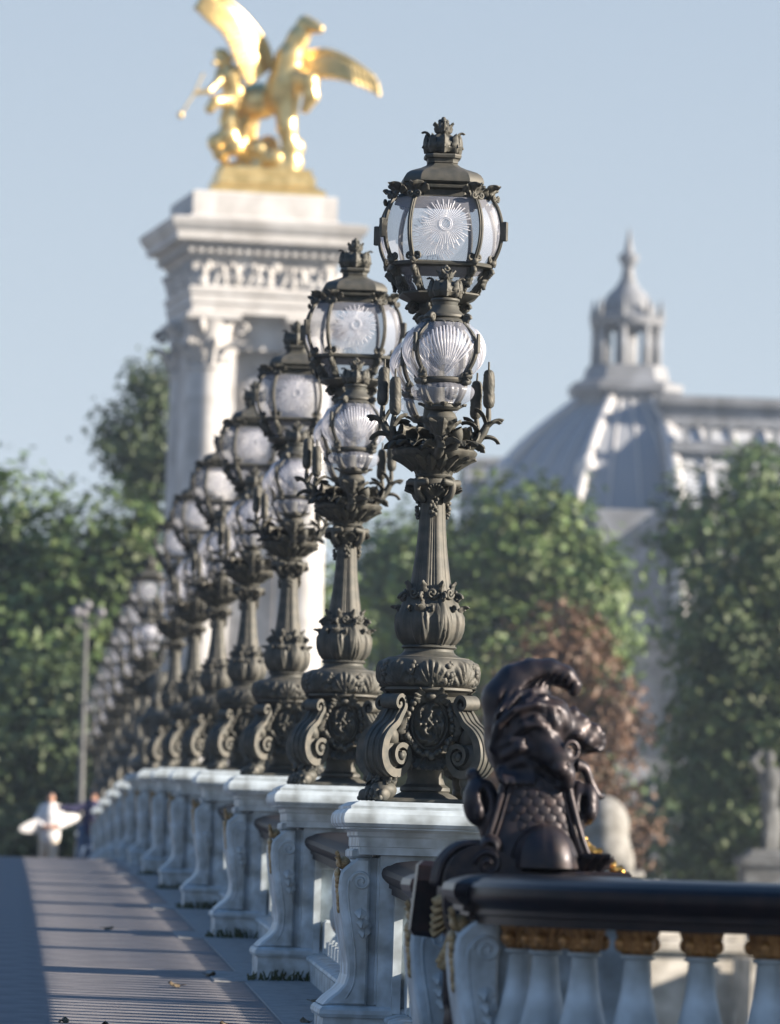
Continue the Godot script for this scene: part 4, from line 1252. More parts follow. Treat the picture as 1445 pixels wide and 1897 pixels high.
# ---------------------------------------------------------------- bronze figures at the crest
func build_mid_group() -> void:
	var z := post_z(8)
	var t := thing("bronze_figure_group", "dark bronze figures with a shell at the crest between seventh and eighth lamps", "sculpture", Vector3(2.226, deck(z) + 1.28, z))
	t.scale = Vector3(0.7, 0.66, 0.75)
	var f := F.new(Vector3(-0.75, 0.0, -1.0), Vector3(0.75, 2.5, 1.0), 0.035)
	f.ell(Vector3(0, 0.2, 0), Vector3(0.6, 0.3, 0.9), Basis(), 0.1)
	for s in [-1.0, 1.0]:
		f.chain([Vector3(0.0, 0.45, 0.5 * s), Vector3(0.05, 0.8, 0.45 * s), Vector3(0.0, 1.25, 0.3 * s)], [0.22, 0.17, 0.22], 0.08)
		f.ell(Vector3(-0.05, 1.6, 0.28 * s), Vector3(0.13, 0.17, 0.14), Basis(), 0.06)
		f.chain([Vector3(-0.2, 1.3, 0.3 * s), Vector3(-0.42, 1.05, 0.35 * s), Vector3(-0.4, 0.7, 0.6 * s)], [0.1, 0.08, 0.06], 0.04)
		f.chain([Vector3(0.2, 1.3, 0.3 * s), Vector3(0.35, 1.6, 0.25 * s), Vector3(0.15, 1.95, 0.15 * s)], [0.1, 0.08, 0.06], 0.04)
		f.chain([Vector3(0.0, 0.5, 0.55 * s), Vector3(-0.3, 0.65, 0.85 * s), Vector3(-0.3, 0.25, 0.9 * s)], [0.17, 0.13, 0.08], 0.05)
		f.chain([Vector3(0.15, 0.5, 0.55 * s), Vector3(0.3, 0.6, 0.8 * s), Vector3(0.3, 0.2, 0.9 * s)], [0.17, 0.13, 0.08], 0.05)
	f.ell(Vector3(0.05, 1.1, 0), Vector3(0.35, 0.6, 0.25), Basis(), 0.1)
	f.ell(Vector3(0.0, 1.95, 0), Vector3(0.3, 0.35, 0.3), Basis(), 0.1)
	var b := B.new()
	f.into(b)
	inst(t, "figures", b.done(M.lamp_bronze))
	b = B.new()
	for k in 11:
		var a := -1.3 + 0.26 * k
		b.leaf(Vector3(0, 1.7, 0), Vector3(sin(a) * 0.9, cos(a), 0.1), Vector3(0, 0, 1), 0.62, 0.17, 0.5, 1.0)
	inst(t, "shell", b.done(M.lamp_bronze))


# ---------------------------------------------------------------- sea monster
func sp(x: float, y: float, z := 0.0) -> Vector3:
	return Vector3(x - 705.0, 1452.0 - y, z) * 0.000613

func sr(r: float) -> float:
	return r * 0.000613

func srs(a: Array) -> Array:
	return a.map(func(r): return r * 0.000613)

func build_monster() -> void:
	var br: Material = M.dark_bronze
	var t := thing("sea_monster", "glossy dark bronze sea monster with curled crest and scaly neck on the end pier", "sculpture", Vector3(2.085, 0.945, -19.7))
	# neck with border bands
	var b := B.new()
	var rows := []
	for e in [[1420, 470, 330], [1330, 395, 300], [1200, 330, 270], [1050, 275, 235], [900, 235, 205], [800, 215, 190]]:
		var row := []
		for j in 28:
			var a := TAU * j / 28
			var c := cos(a)
			var s := sin(a)
			var q := Vector3(signf(c) * pow(absf(c), 0.55) * e[1] * 0.92, 0, signf(s) * pow(absf(s), 0.7) * e[2] * 0.8)
			row.append(sp(675, e[0]) + q * 0.000613)
		rows.append(row)
	b.grid(rows, true)
	for s in [-1.0, 1.0]:
		for w in [0.0, 42.0]:
			var line := []
			for e in [[1380, 372], [1280, 325], [1150, 280], [1000, 238], [880, 208], [810, 196]]:
				line.append(sp(680 + s * (e[1] - w), e[0], 200 - (1380 - e[0]) * 0.09))
			b.tube(crv(line, 4), sr(22 if w == 0.0 else 13), 7)
	# shoulder volutes, solid with a hollow eye
	for s in 2:
		var vf: F
		if s == 0:
			vf = F.new(sp(190, 1360, -160), sp(520, 770, 260), 0.0085)
			vf.ell(sp(318, 990, 60), srs3(96, 156, 120), Basis(), 0.01)
			vf.ell(sp(400, 1100, 60), srs3(80, 250, 110), Basis(Vector3.BACK, 0.1), 0.02)
			vf.ell(sp(350, 985, 190), srs3(26, 88, 110), Basis(Vector3.BACK, 0.12), 0.012, true)
			vf.ell(sp(318, 1055, 140), srs3(34, 62, 60), Basis(), 0.01)
			vf.ell(sp(285, 820, 40), srs3(46, 42, 50), Basis(), 0.02)
		else:
			vf = F.new(sp(840, 1360, -160), sp(1150, 770, 260), 0.0085)
			vf.ell(sp(1030, 985, 40), srs3(70, 136, 105), Basis(), 0.01)
			vf.ell(sp(940, 1080, 40), srs3(74, 250, 100), Basis(Vector3.BACK, -0.1), 0.02)
			vf.ell(sp(990, 990, 150), srs3(24, 66, 100), Basis(), 0.012, true)
			vf.ell(sp(1040, 1040, 110), srs3(38, 56, 50), Basis(), 0.01)
		var vb := B.new()
		vf.into(vb)
		inst(t, "shoulder_volute", vb.done(br))
	b.tube(crv([sp(940, 740, 60), sp(1000, 760, 50), sp(1040, 850, 40), sp(1090, 930, 30), sp(1130, 930, 20)], 4), stretch(srs([50, 36, 30, 30, 12]), 17), 7)
	inst(t, "neck", b.done(br))
	# scales, overlapping rows
	b = B.new()
	for r in 9:
		var y := 860.0 + 52 * r
		var half := 165.0 + 12 * r
		for k in 7:
			var x := 690.0 + (k - 3.0 + 0.5 * (r % 2)) * 78.0
			if absf(x - 690) > half + 20:
				continue
			var zz := (205 + (y - 800) * 0.13) * 0.8 - pow(absf(x - 690) / 300.0, 2.0) * 90 + 14
			b.ell(sp(x, y, zz - 8), Vector3(sr(46), sr(56), sr(12)), Basis(Vector3.RIGHT, -0.26) * Basis(Vector3.UP, (x - 690) / 420.0), 16, 10)
	inst(t, "scales", b.done(br))
	# head
	var f := F.new(sp(300, 960, -330), sp(1170, 40, 330), 0.0085)
	f.ell(sp(600, 500, -10), srs3(225, 250, 220), Basis(), 0.03)
	f.ell(sp(530, 580, -120), srs3(170, 240, 170), Basis(), 0.03)
	f.ell(sp(640, 780, 0), srs3(200, 130, 160), Basis(), 0.03)
	f.chain([sp(520, 470, -20), sp(490, 330, -20), sp(540, 220, -10), sp(640, 160, 0), sp(760, 145, 10), sp(860, 175, 20), sp(915, 235, 30), sp(920, 275, 35)], srs([170, 150, 112, 88, 76, 64, 46, 26]), 0.025)
	f.ell(sp(630, 610, 330), srs3(215, 185, 155), Basis(Vector3.BACK, -0.25), 0.02, true)
	f.chain([sp(395, 640, 110), sp(425, 500, 175), sp(520, 405, 215), sp(660, 365, 215), sp(790, 385, 180), sp(875, 430, 120)], srs([20, 24, 25, 24, 22, 16]), 0.008)
	f.ell(sp(700, 420, 60), srs3(190, 110, 150), Basis(Vector3.BACK, 0.25), 0.02)
	f.ell(sp(770, 455, 130), srs3(72, 105, 90), Basis(Vector3.BACK, 0.3), 0.012)
	f.ell(sp(835, 440, 95), srs3(55, 95, 80), Basis(Vector3.BACK, 0.35), 0.01)
	f.chain([sp(520, 560, 170), sp(590, 500, 205), sp(680, 500, 215), sp(740, 545, 210)], srs([26, 32, 30, 22]), 0.01)
	f.ell(sp(690, 560, 235), srs3(72, 34, 60), Basis(Vector3.BACK, -0.35), 0.012, true)
	f.ell(sp(600, 700, 250), srs3(120, 85, 95), Basis(Vector3.BACK, -0.5), 0.02, true)
	f.ell(sp(812, 455, 215), srs3(7, 80, 32), Basis(Vector3.BACK, 0.25), 0.008, true)
	f.ell(sp(745, 450, 225), srs3(6, 70, 28), Basis(Vector3.BACK, 0.25), 0.008, true)
	f.ell(sp(690, 566, 185), srs3(34, 26, 28), Basis(), 0.004)
	f.chain([sp(630, 545, 195), sp(690, 535, 205), sp(745, 570, 200)], srs([10, 15, 9]), 0.006)
	f.ell(sp(550, 690, 40), srs3(160, 120, 140), Basis(Vector3.BACK, -0.3), 0.05)
	f.ell(sp(600, 300, 10), srs3(165, 120, 115), Basis(Vector3.BACK, 0.3), 0.03)
	f.chain([sp(420, 560, 130), sp(450, 420, 150), sp(540, 330, 130)], srs([30, 34, 20]), 0.02)
	f.chain([sp(470, 700, 160), sp(560, 640, 190), sp(650, 650, 180)], srs([22, 30, 18]), 0.015)
	f.chain([sp(720, 590, 120), sp(800, 700, 170), sp(865, 800, 190)], srs([110, 95, 62]), 0.02)
	f.ell(sp(850, 690, 205), srs3(62, 60, 55), Basis(), 0.012)
	f.ell(sp(820, 770, 235), srs3(60, 50, 50), Basis(), 0.012)
	f.ell(sp(880, 850, 195), srs3(42, 60, 42), Basis(Vector3.BACK, -0.3), 0.012)
	f.chain([sp(640, 790, 130), sp(760, 850, 150), sp(860, 895, 160)], srs([60, 42, 22]), 0.012)
	f.ell(sp(730, 800, 210), srs3(110, 32, 60), Basis(Vector3.BACK, -0.6), 0.015, true)
	f.chain([sp(820, 500, -10), sp(930, 500, -30), sp(1030, 560, -30), sp(1100, 590, -30)], srs([130, 100, 74, 46]), 0.02)
	f.ell(sp(1050, 640, -20), srs3(85, 22, 62), Basis(Vector3.BACK, 0.1), 0.008)
	f.ell(sp(1030, 655, 10), srs3(58, 20, 50), Basis(), 0.008, true)
	for e in [[920, 410, 10, 46], [985, 455, 10, 44], [1060, 500, -10, 46], [1100, 540, -10, 36], [940, 545, 50, 50], [1010, 590, 30, 40]]:
		f.ell(sp(e[0], e[1], e[2]), srs3(e[3], e[3] * 0.8, e[3]), Basis(), 0.012)
	f.chain([sp(890, 430, 0), sp(925, 385, 0), sp(930, 370, 0)], srs([40, 22, 8]), 0.01)
	f.chain([sp(600, 360, 170), sp(640, 320, 150), sp(640, 280, 130)], srs([34, 24, 8]), 0.01)
	f.chain([sp(680, 350, 170), sp(720, 320, 150), sp(715, 290, 130)], srs([32, 22, 8]), 0.01)
	for k in 7:
		var s := k / 6.0
		f.ell(sp(620 + 270 * s, 235 - 55 * sin(s * 2.6) + 40 * s, 100 - 30 * s), srs3(9, 70 - 25 * s, 45), Basis(Vector3.BACK, -0.9 + 0.5 * s), 0.008, true)
	for k in 4:
		f.ell(sp(430 + 38 * k, 370 + 16 * k, 150), srs3(8, 130, 50), Basis(Vector3.BACK, -0.45 - 0.08 * k), 0.008, true)
	for e in [[500, 470, 150, 560, 420, 190, 660, 400, 190], [590, 470, 200, 660, 455, 220, 735, 500, 218], [430, 640, 130, 500, 600, 175, 590, 590, 195], [480, 770, 150, 580, 730, 175, 680, 760, 170], [690, 620, 180, 760, 710, 205, 800, 790, 225], [760, 600, 180, 800, 640, 205, 850, 640, 215], [440, 500, 130, 470, 380, 140, 560, 300, 125], [600, 690, 165, 660, 680, 180, 720, 720, 190]]:
		f.chain([sp(e[0], e[1], e[2]), sp(e[3], e[4], e[5]), sp(e[6], e[7], e[8])], srs([12, 20, 12]), 0.012)
	for k in 5:
		f.chain([sp(455 + 45 * k, 800 + 6 * (k % 2), 130), sp(470 + 45 * k, 850, 175), sp(480 + 45 * k, 870, 205)], srs([40, 30, 14]), 0.012)
	b = B.new()
	f.into(b)
	var head := inst(t, "head", b.done(br))
	b = B.new()
	var ring := []
	for i in 25:
		var a := TAU * i / 24
		ring.append(sp(890 + cos(a) * 46, 650 - sin(a) * 56, 215 + cos(a) * -20))
	b.tube(ring, sr(17), 7)
	b.ball(sp(880, 655, 205), sr(26))
	for e in 2:
		b.ell(sp(868 - 50 * e, 745 + 26 * e, 262 + 12 * e), srs3(12, 20, 8))
	inst(head, "ring_curl", b.done(br))
	# base: slab, ribbed dome, scrolls
	b = B.new()
	b.box(sp(165, 1475, -380), sp(1285, 1415, 330), 0.01)
	b.box(sp(200, 1418, -340), sp(1040, 1330, 250), 0.02)
	b.t = Transform3D(Basis(), sp(735, 1400, 230))
	var dome := []
	for i in 13:
		var a := PI / 2 * i / 12
		dome.append(Vector2(sr(222) * cos(a) + 0.0004, sr(282) * sin(a)))
	b.lathe(dome, 64, func(th, _y, r): return r * (1.0 - 0.05 * pow(absf(sin(th * 3.0)), 24.0)))
	b.t = Transform3D()
	b.tube(crv([sp(320, 1370, 240), sp(335, 1260, 260), sp(385, 1222, 270), sp(435, 1262, 275), sp(425, 1330, 275), sp(380, 1345, 275), sp(375, 1300, 275)], 5), stretch(srs([34, 32, 30, 28, 26, 20, 14]), 31), 8, 0.8, 2.4, true, Vector3(0, 0, 1).cross(Vector3.UP))
	for k in 3:
		b.leaf(sp(960 + 60 * k, 1420, 240), Vector3(0.5, 1, 0.4), Vector3(0.3, 0, 1), 0.1, 0.07, 1.3)
	inst(t, "base", b.done(br))
	b = B.new()
	rng.seed = 77
	for k in 70:
		var s := rng.randf()
		b.ell(sp(985 + 260 * s + rng.randf_range(-25, 25), 1180 + 235 * s + rng.randf_range(0, 130) * (1 - s), rng.randf_range(-220, 20)), srs3(rng.randf_range(16, 34), rng.randf_range(16, 34), 26), Basis(Vector3.BACK, rng.randf() * 3), 8, 6)
	for k in 6:
		b.leaf(sp(1000 + 45 * k, 1240 + 36 * k, -20), Vector3(0.8, -0.5, 0.3), Vector3(0.4, 0.9, 0.2), 0.09, 0.05, 0.9)
	inst(t, "gilded_foam", b.done(M.gilding))

func srs3(a: float, b: float, c: float) -> Vector3:
	return Vector3(a, b, c) * 0.000613


# ---------------------------------------------------------------- people
func hand(b: B, wrist: Vector3, dir: Vector3, palm: Vector3, side: float) -> void:
	dir = dir.normalized()
	var across := dir.cross(palm).normalized() * side
	var f := F.new(wrist - Vector3.ONE * 0.2, wrist + Vector3.ONE * 0.2, 0.008)
	f.cap(wrist - dir * 0.02, wrist + dir * 0.03, 0.026, 0.03, 0.01)
	f.cap(wrist + dir * 0.03 + across * 0.018, wrist + dir * 0.085 + across * 0.022, 0.022, 0.018, 0.012)
	f.cap(wrist + dir * 0.03 - across * 0.016, wrist + dir * 0.08 - across * 0.024, 0.022, 0.017, 0.012)
	for k in 4:
		var o := (k - 1.5) * 0.019
		var ln: float = [0.062, 0.07, 0.066, 0.05][k]
		var p0 := wrist + dir * 0.085 + across * o
		var p1 := p0 + (dir + palm * 0.25).normalized() * ln * 0.5
		f.chain([p0, p1, p1 + (dir + palm * 0.8).normalized() * ln * 0.5], [0.0095, 0.009, 0.008], 0.004)
	var th := wrist + dir * 0.025 + across * -0.028
	f.chain([th, th + (dir * 0.6 - across * 0.8).normalized() * 0.035, th + (dir * 0.6 - across * 0.8).normalized() * 0.035 + (dir + palm * 0.3).normalized() * 0.03], [0.012, 0.0105, 0.009], 0.006)
	f.into(b)

func head(b: B, hair: B, at: Vector3, yaw: float, hair_len: float) -> void:
	var f := F.new(Vector3(-0.15, -0.2, -0.17), Vector3(0.15, 0.17, 0.17), 0.008)
	f.ell(Vector3(0, 0.03, -0.01), Vector3(0.075, 0.09, 0.095), Basis(), 0.02)
	f.ell(Vector3(0, -0.04, 0.025), Vector3(0.056, 0.07, 0.065), Basis(), 0.025)
	f.cap(Vector3(0, -0.05, -0.02), Vector3(0, -0.18, -0.03), 0.052, 0.058, 0.02)
	f.cap(Vector3(0, 0.01, 0.085), Vector3(0, -0.025, 0.105), 0.01, 0.016, 0.012)
	f.cap(Vector3(-0.02, -0.062, 0.085), Vector3(0.02, -0.062, 0.085), 0.008, 0.008, 0.008)
	for s in [-1, 1]:
		f.ell(Vector3(0.032 * s, 0.012, 0.092), Vector3(0.018, 0.01, 0.014), Basis(), 0.008, true)
		f.ell(Vector3(0.032 * s, 0.012, 0.08), Vector3(0.013, 0.011, 0.012), Basis(), 0.003)
		f.ell(Vector3(0.078 * s, -0.005, -0.005), Vector3(0.012, 0.03, 0.02), Basis(), 0.006)
	b.t = Transform3D(Basis(Vector3.UP, yaw), at)
	f.into(b)
	b.t = Transform3D()
	hair.t = Transform3D(Basis(Vector3.UP, yaw), at)
	hair.ell(Vector3(0, 0.055, -0.025), Vector3(0.088, 0.085, 0.098), Basis(Vector3.RIGHT, -0.35), 16, 12)
	hair.ell(Vector3(0, -0.01 - hair_len * 0.4, -0.055), Vector3(0.082, 0.09 + hair_len * 0.5, 0.06), Basis(), 14, 10)
	hair.t = Transform3D()

func body(parts: Array, lo: Vector3, hi: Vector3, m: Material, cell := 0.02) -> ArrayMesh:
	var f := F.new(lo, hi, cell)
	for e in parts:
		f.chain(e[0], e[1], e[2])
	var b := B.new()
	f.into(b)
	return b.done(m)

func build_people() -> void:
	# walker in white, a long white board across the body
	var z := -107.0
	var t := thing("person", "person in loose white top and cream trousers walking with a long white board", "person", Vector3(0.98, deck(z), z))
	var sk := B.new()
	var hr := B.new()
	head(sk, hr, Vector3(0.02, 1.57, 0.03), 0.15, 0.12)
	# bare body under the clothes, one figure with the head
	var f := F.new(Vector3(-0.45, 0.0, -0.4), Vector3(0.45, 1.5, 0.45), 0.02)
	f.chain([Vector3(0.02, 1.45, 0.0), Vector3(0.02, 1.3, 0), Vector3(0.02, 0.95, 0)], [0.055, 0.13, 0.13], 0.04)
	for s in [-1.0, 1.0]:
		f.chain([Vector3(0.1 * s, 0.92, 0), Vector3(0.1 * s, 0.5, 0.06 * s + 0.03), Vector3(0.11 * s, 0.09, 0.16 * s - 0.02)], [0.085, 0.06, 0.042], 0.03)
		f.chain([Vector3(0.11 * s, 0.06, 0.14 * s - 0.02), Vector3(0.12 * s, 0.035, 0.16 * s + 0.15)], [0.045, 0.035], 0.02)
		f.chain([Vector3(0.18 * s, 1.36, 0), Vector3(0.25 * s, 1.1, 0.04), Vector3(0.16 * s, 0.98, 0.24)], [0.055, 0.045, 0.034], 0.03)
	f.into(sk)
	hand(sk, Vector3(0.14, 0.97, 0.26), Vector3(-0.5, 0.1, 0.4), Vector3(0, -0.4, -1), 1.0)
	hand(sk, Vector3(-0.14, 0.97, 0.26), Vector3(0.5, 0.1, 0.4), Vector3(0, -0.4, -1), -1.0)
	inst(t, "body", sk.done(M.skin))
	inst(t, "hair", hr.done(M.hair))
	inst(t, "top", body([[[Vector3(0.02, 1.38, 0), Vector3(0.02, 1.2, 0.02), Vector3(0.02, 0.95, 0.02), Vector3(0.02, 0.8, 0.01)], [0.14, 0.18, 0.2, 0.22], 0.05], [[Vector3(0.17, 1.37, 0), Vector3(0.27, 1.1, 0.03), Vector3(0.2, 1.0, 0.18)], [0.09, 0.085, 0.075], 0.05], [[Vector3(-0.13, 1.37, 0), Vector3(-0.25, 1.1, 0.03), Vector3(-0.18, 1.0, 0.18)], [0.09, 0.085, 0.075], 0.05]], Vector3(-0.5, 0.5, -0.35), Vector3(0.5, 1.55, 0.4), M.white_cloth))
	inst(t, "trousers", body([[[Vector3(0.1, 0.9, 0), Vector3(0.1, 0.5, 0.09), Vector3(0.11, 0.12, 0.14)], [0.13, 0.1, 0.085], 0.03], [[Vector3(-0.1, 0.9, 0), Vector3(-0.1, 0.5, -0.03), Vector3(-0.11, 0.12, -0.18)], [0.13, 0.1, 0.085], 0.03]], Vector3(-0.35, 0.0, -0.4), Vector3(0.35, 1.05, 0.4), M.cream_cloth))
	inst(t, "shoe", body([[[Vector3(0.11, 0.06, 0.12), Vector3(0.12, 0.045, 0.32)], [0.06, 0.05], 0.02]], Vector3(0, -0.03, 0), Vector3(0.25, 0.16, 0.45), M.red_shoe))
	inst(t, "shoe", body([[[Vector3(-0.11, 0.06, -0.18), Vector3(-0.12, 0.045, 0.02)], [0.06, 0.05], 0.02]], Vector3(-0.25, -0.03, -0.3), Vector3(0, 0.16, 0.15), M.red_shoe))
	t = thing("white_board", "long white round-ended board held across the body of the person in white", "board", Vector3(0.98, deck(z) + 1.05, z + 0.02))
	var b := B.new()
	b.ell(Vector3.ZERO, Vector3(0.76, 0.17, 0.045), Basis(Vector3.BACK, 0.24) * Basis(Vector3.UP, 0.5), 24, 12)
	inst(t, "deck", b.done(M.board_white))
	b = B.new()
	b.t = Transform3D(Basis(Vector3.BACK, 0.24) * Basis(Vector3.UP, 0.5), Vector3.ZERO)
	b.leaf(Vector3(-0.6, 0.0, -0.04), Vector3(0.2, 0.0, -1), Vector3(-1, 0, 0), 0.12, 0.09, 0.5, 1.0)
	inst(t, "fin", b.done(M.board_white))
	# person in dark jacket leaning on the parapet, arm stretched out to the left
	z = -104.0
	t = thing("person", "person in dark blue jacket and jeans by the balustrade, arm stretched out left", "person", Vector3(1.72, deck(z), z))
	sk = B.new()
	hr = B.new()
	head(sk, hr, Vector3(0.16, 1.54, 0.02), -0.7, 0.0)
	f = F.new(Vector3(-0.9, 0.0, -0.4), Vector3(0.5, 1.5, 0.45), 0.02)
	f.chain([Vector3(0.15, 1.42, 0.0), Vector3(0.13, 1.28, 0), Vector3(0.05, 0.95, 0)], [0.055, 0.14, 0.13], 0.04)
	for s in [-1.0, 1.0]:
		f.chain([Vector3(0.03 + 0.1 * s, 0.92, 0), Vector3(0.0 + 0.09 * s, 0.5, 0.04), Vector3(-0.02 + 0.1 * s, 0.09, 0)], [0.09, 0.062, 0.044], 0.03)
		f.chain([Vector3(-0.02 + 0.1 * s, 0.06, 0), Vector3(-0.04 + 0.1 * s, 0.035, 0.17)], [0.045, 0.035], 0.02)
	f.chain([Vector3(-0.03, 1.34, 0), Vector3(-0.3, 1.28, 0.06), Vector3(-0.56, 1.3, 0.1)], [0.06, 0.046, 0.034], 0.03)
	f.chain([Vector3(0.3, 1.34, 0), Vector3(0.36, 1.1, 0.03), Vector3(0.36, 1.0, 0.15)], [0.06, 0.046, 0.034], 0.03)
	f.into(sk)
	hand(sk, Vector3(-0.56, 1.3, 0.1), Vector3(-1, 0.05, 0.1), Vector3(0, -1, 0), 1.0)
	hand(sk, Vector3(0.36, 1.0, 0.16), Vector3(0, -0.2, 1), Vector3(-1, 0, 0), -1.0)
	inst(t, "body", sk.done(M.skin))
	inst(t, "hair", hr.done(M.hair))
	inst(t, "jacket", body([[[Vector3(0.13, 1.36, 0), Vector3(0.12, 1.2, 0.01), Vector3(0.07, 0.9, 0)], [0.15, 0.18, 0.17], 0.05], [[Vector3(0.0, 1.36, 0), Vector3(-0.3, 1.28, 0.06), Vector3(-0.53, 1.3, 0.1)], [0.095, 0.075, 0.062], 0.04], [[Vector3(0.28, 1.36, 0), Vector3(0.36, 1.1, 0.03), Vector3(0.36, 1.01, 0.13)], [0.095, 0.075, 0.062], 0.04]], Vector3(-0.75, 0.65, -0.3), Vector3(0.55, 1.6, 0.35), M.navy_cloth))
	inst(t, "jeans", body([[[Vector3(0.13, 0.9, 0), Vector3(0.09, 0.5, 0.04), Vector3(0.08, 0.1, 0)], [0.12, 0.09, 0.075], 0.03], [[Vector3(-0.06, 0.9, 0), Vector3(-0.09, 0.5, 0.04), Vector3(-0.12, 0.1, 0)], [0.12, 0.09, 0.075], 0.03]], Vector3(-0.35, 0.0, -0.25), Vector3(0.35, 1.05, 0.3), M.denim))
	for s in [-1.0, 1.0]:
		inst(t, "shoe", body([[[Vector3(-0.02 + 0.1 * s, 0.06, -0.01), Vector3(-0.04 + 0.1 * s, 0.045, 0.18)], [0.058, 0.048], 0.02]], Vector3(-0.3, -0.03, -0.12), Vector3(0.25, 0.15, 0.3), M.hair))


# ---------------------------------------------------------------- leaves and weeds on the pavement
func build_litter() -> void:
	rng.seed = 55
	var spots := [[0.26, -24.6, "dry brown leaf on the shaded asphalt, lowest at the left"], [0.5, -25.5, "curled dry leaf on the shaded asphalt left of the striped light"], [0.62, -27.6, "dry leaf on shaded asphalt by the left end of the light stripes"], [0.36, -27.9, "small dry leaf alone near the left edge of the picture"], [0.98, -25.3, "yellow leaf lying across the nearest light stripes"], [1.3, -27.9, "dark leaf in the second striped patch of light"], [1.15, -32.0, "dry leaf in the middle of a farther light patch"], [1.38, -33.5, "dry leaf near the right end of a light patch"], [1.9, -30.6, "brown leaf on the pale stone border by the second pedestal"], [0.85, -41.0, "dry leaf on a far light patch towards the crest"], [1.75, -28.4, "dry leaf on the stone border below the nearest console"], [1.5, -24.4, "brown leaf at the dark edge where asphalt meets stone border"]]
	for e in spots:
		var b := B.new()
		var a := rng.randf() * TAU
		b.leaf(Vector3(0, 0.002, 0), Vector3(cos(a), 0.06, sin(a)), Vector3.UP, 0.075, 0.055, rng.randf_range(0.5, 1.3), 2.5)
		b.tube([Vector3(0, 0.006, 0), Vector3(-cos(a), 0.3, -sin(a)) * 0.04], 0.0025, 4)
		var o := inst(self, "fallen_leaf", b.done(M.dry_leaf), Transform3D(Basis(), Vector3(e[0], deck(e[1]) + 0.008, e[1])))
		tag(o, e[2], "leaf", "leaves fallen on the pavement")
	for i in [1, 2, 3, 4, 5, 6]:
		var z := post_z(i) + 0.42
		var b := B.new()
		for k in 160:
			var x := rng.randf_range(-0.32, 0.42)
			var zz := rng.randf_range(-0.12, 0.08) + absf(x) * 0.1
			var h := rng.randf_range(0.03, 0.13) * (1.0 - absf(x))
			b.leaf(Vector3(x, 0, zz), Vector3(rng.randf_range(-0.6, 0.6), 1, rng.randf_range(-0.3, 0.6)), Vector3(rng.randf_range(-1, 1), 0, 1), h * 0.8, rng.randf_range(0.007, 0.018), rng.randf_range(0.3, 1.4), 1.0)
		var o := inst(self, "weed_tuft", b.done(M.weed), Transform3D(Basis(), Vector3(1.95, deck(z), z)))
		tag(o, "tuft of weeds growing at the foot of the %s lamp pedestal" % NTH[i - 1], "weeds", "weeds along the parapet foot")
		o.set_meta("kind", "stuff")

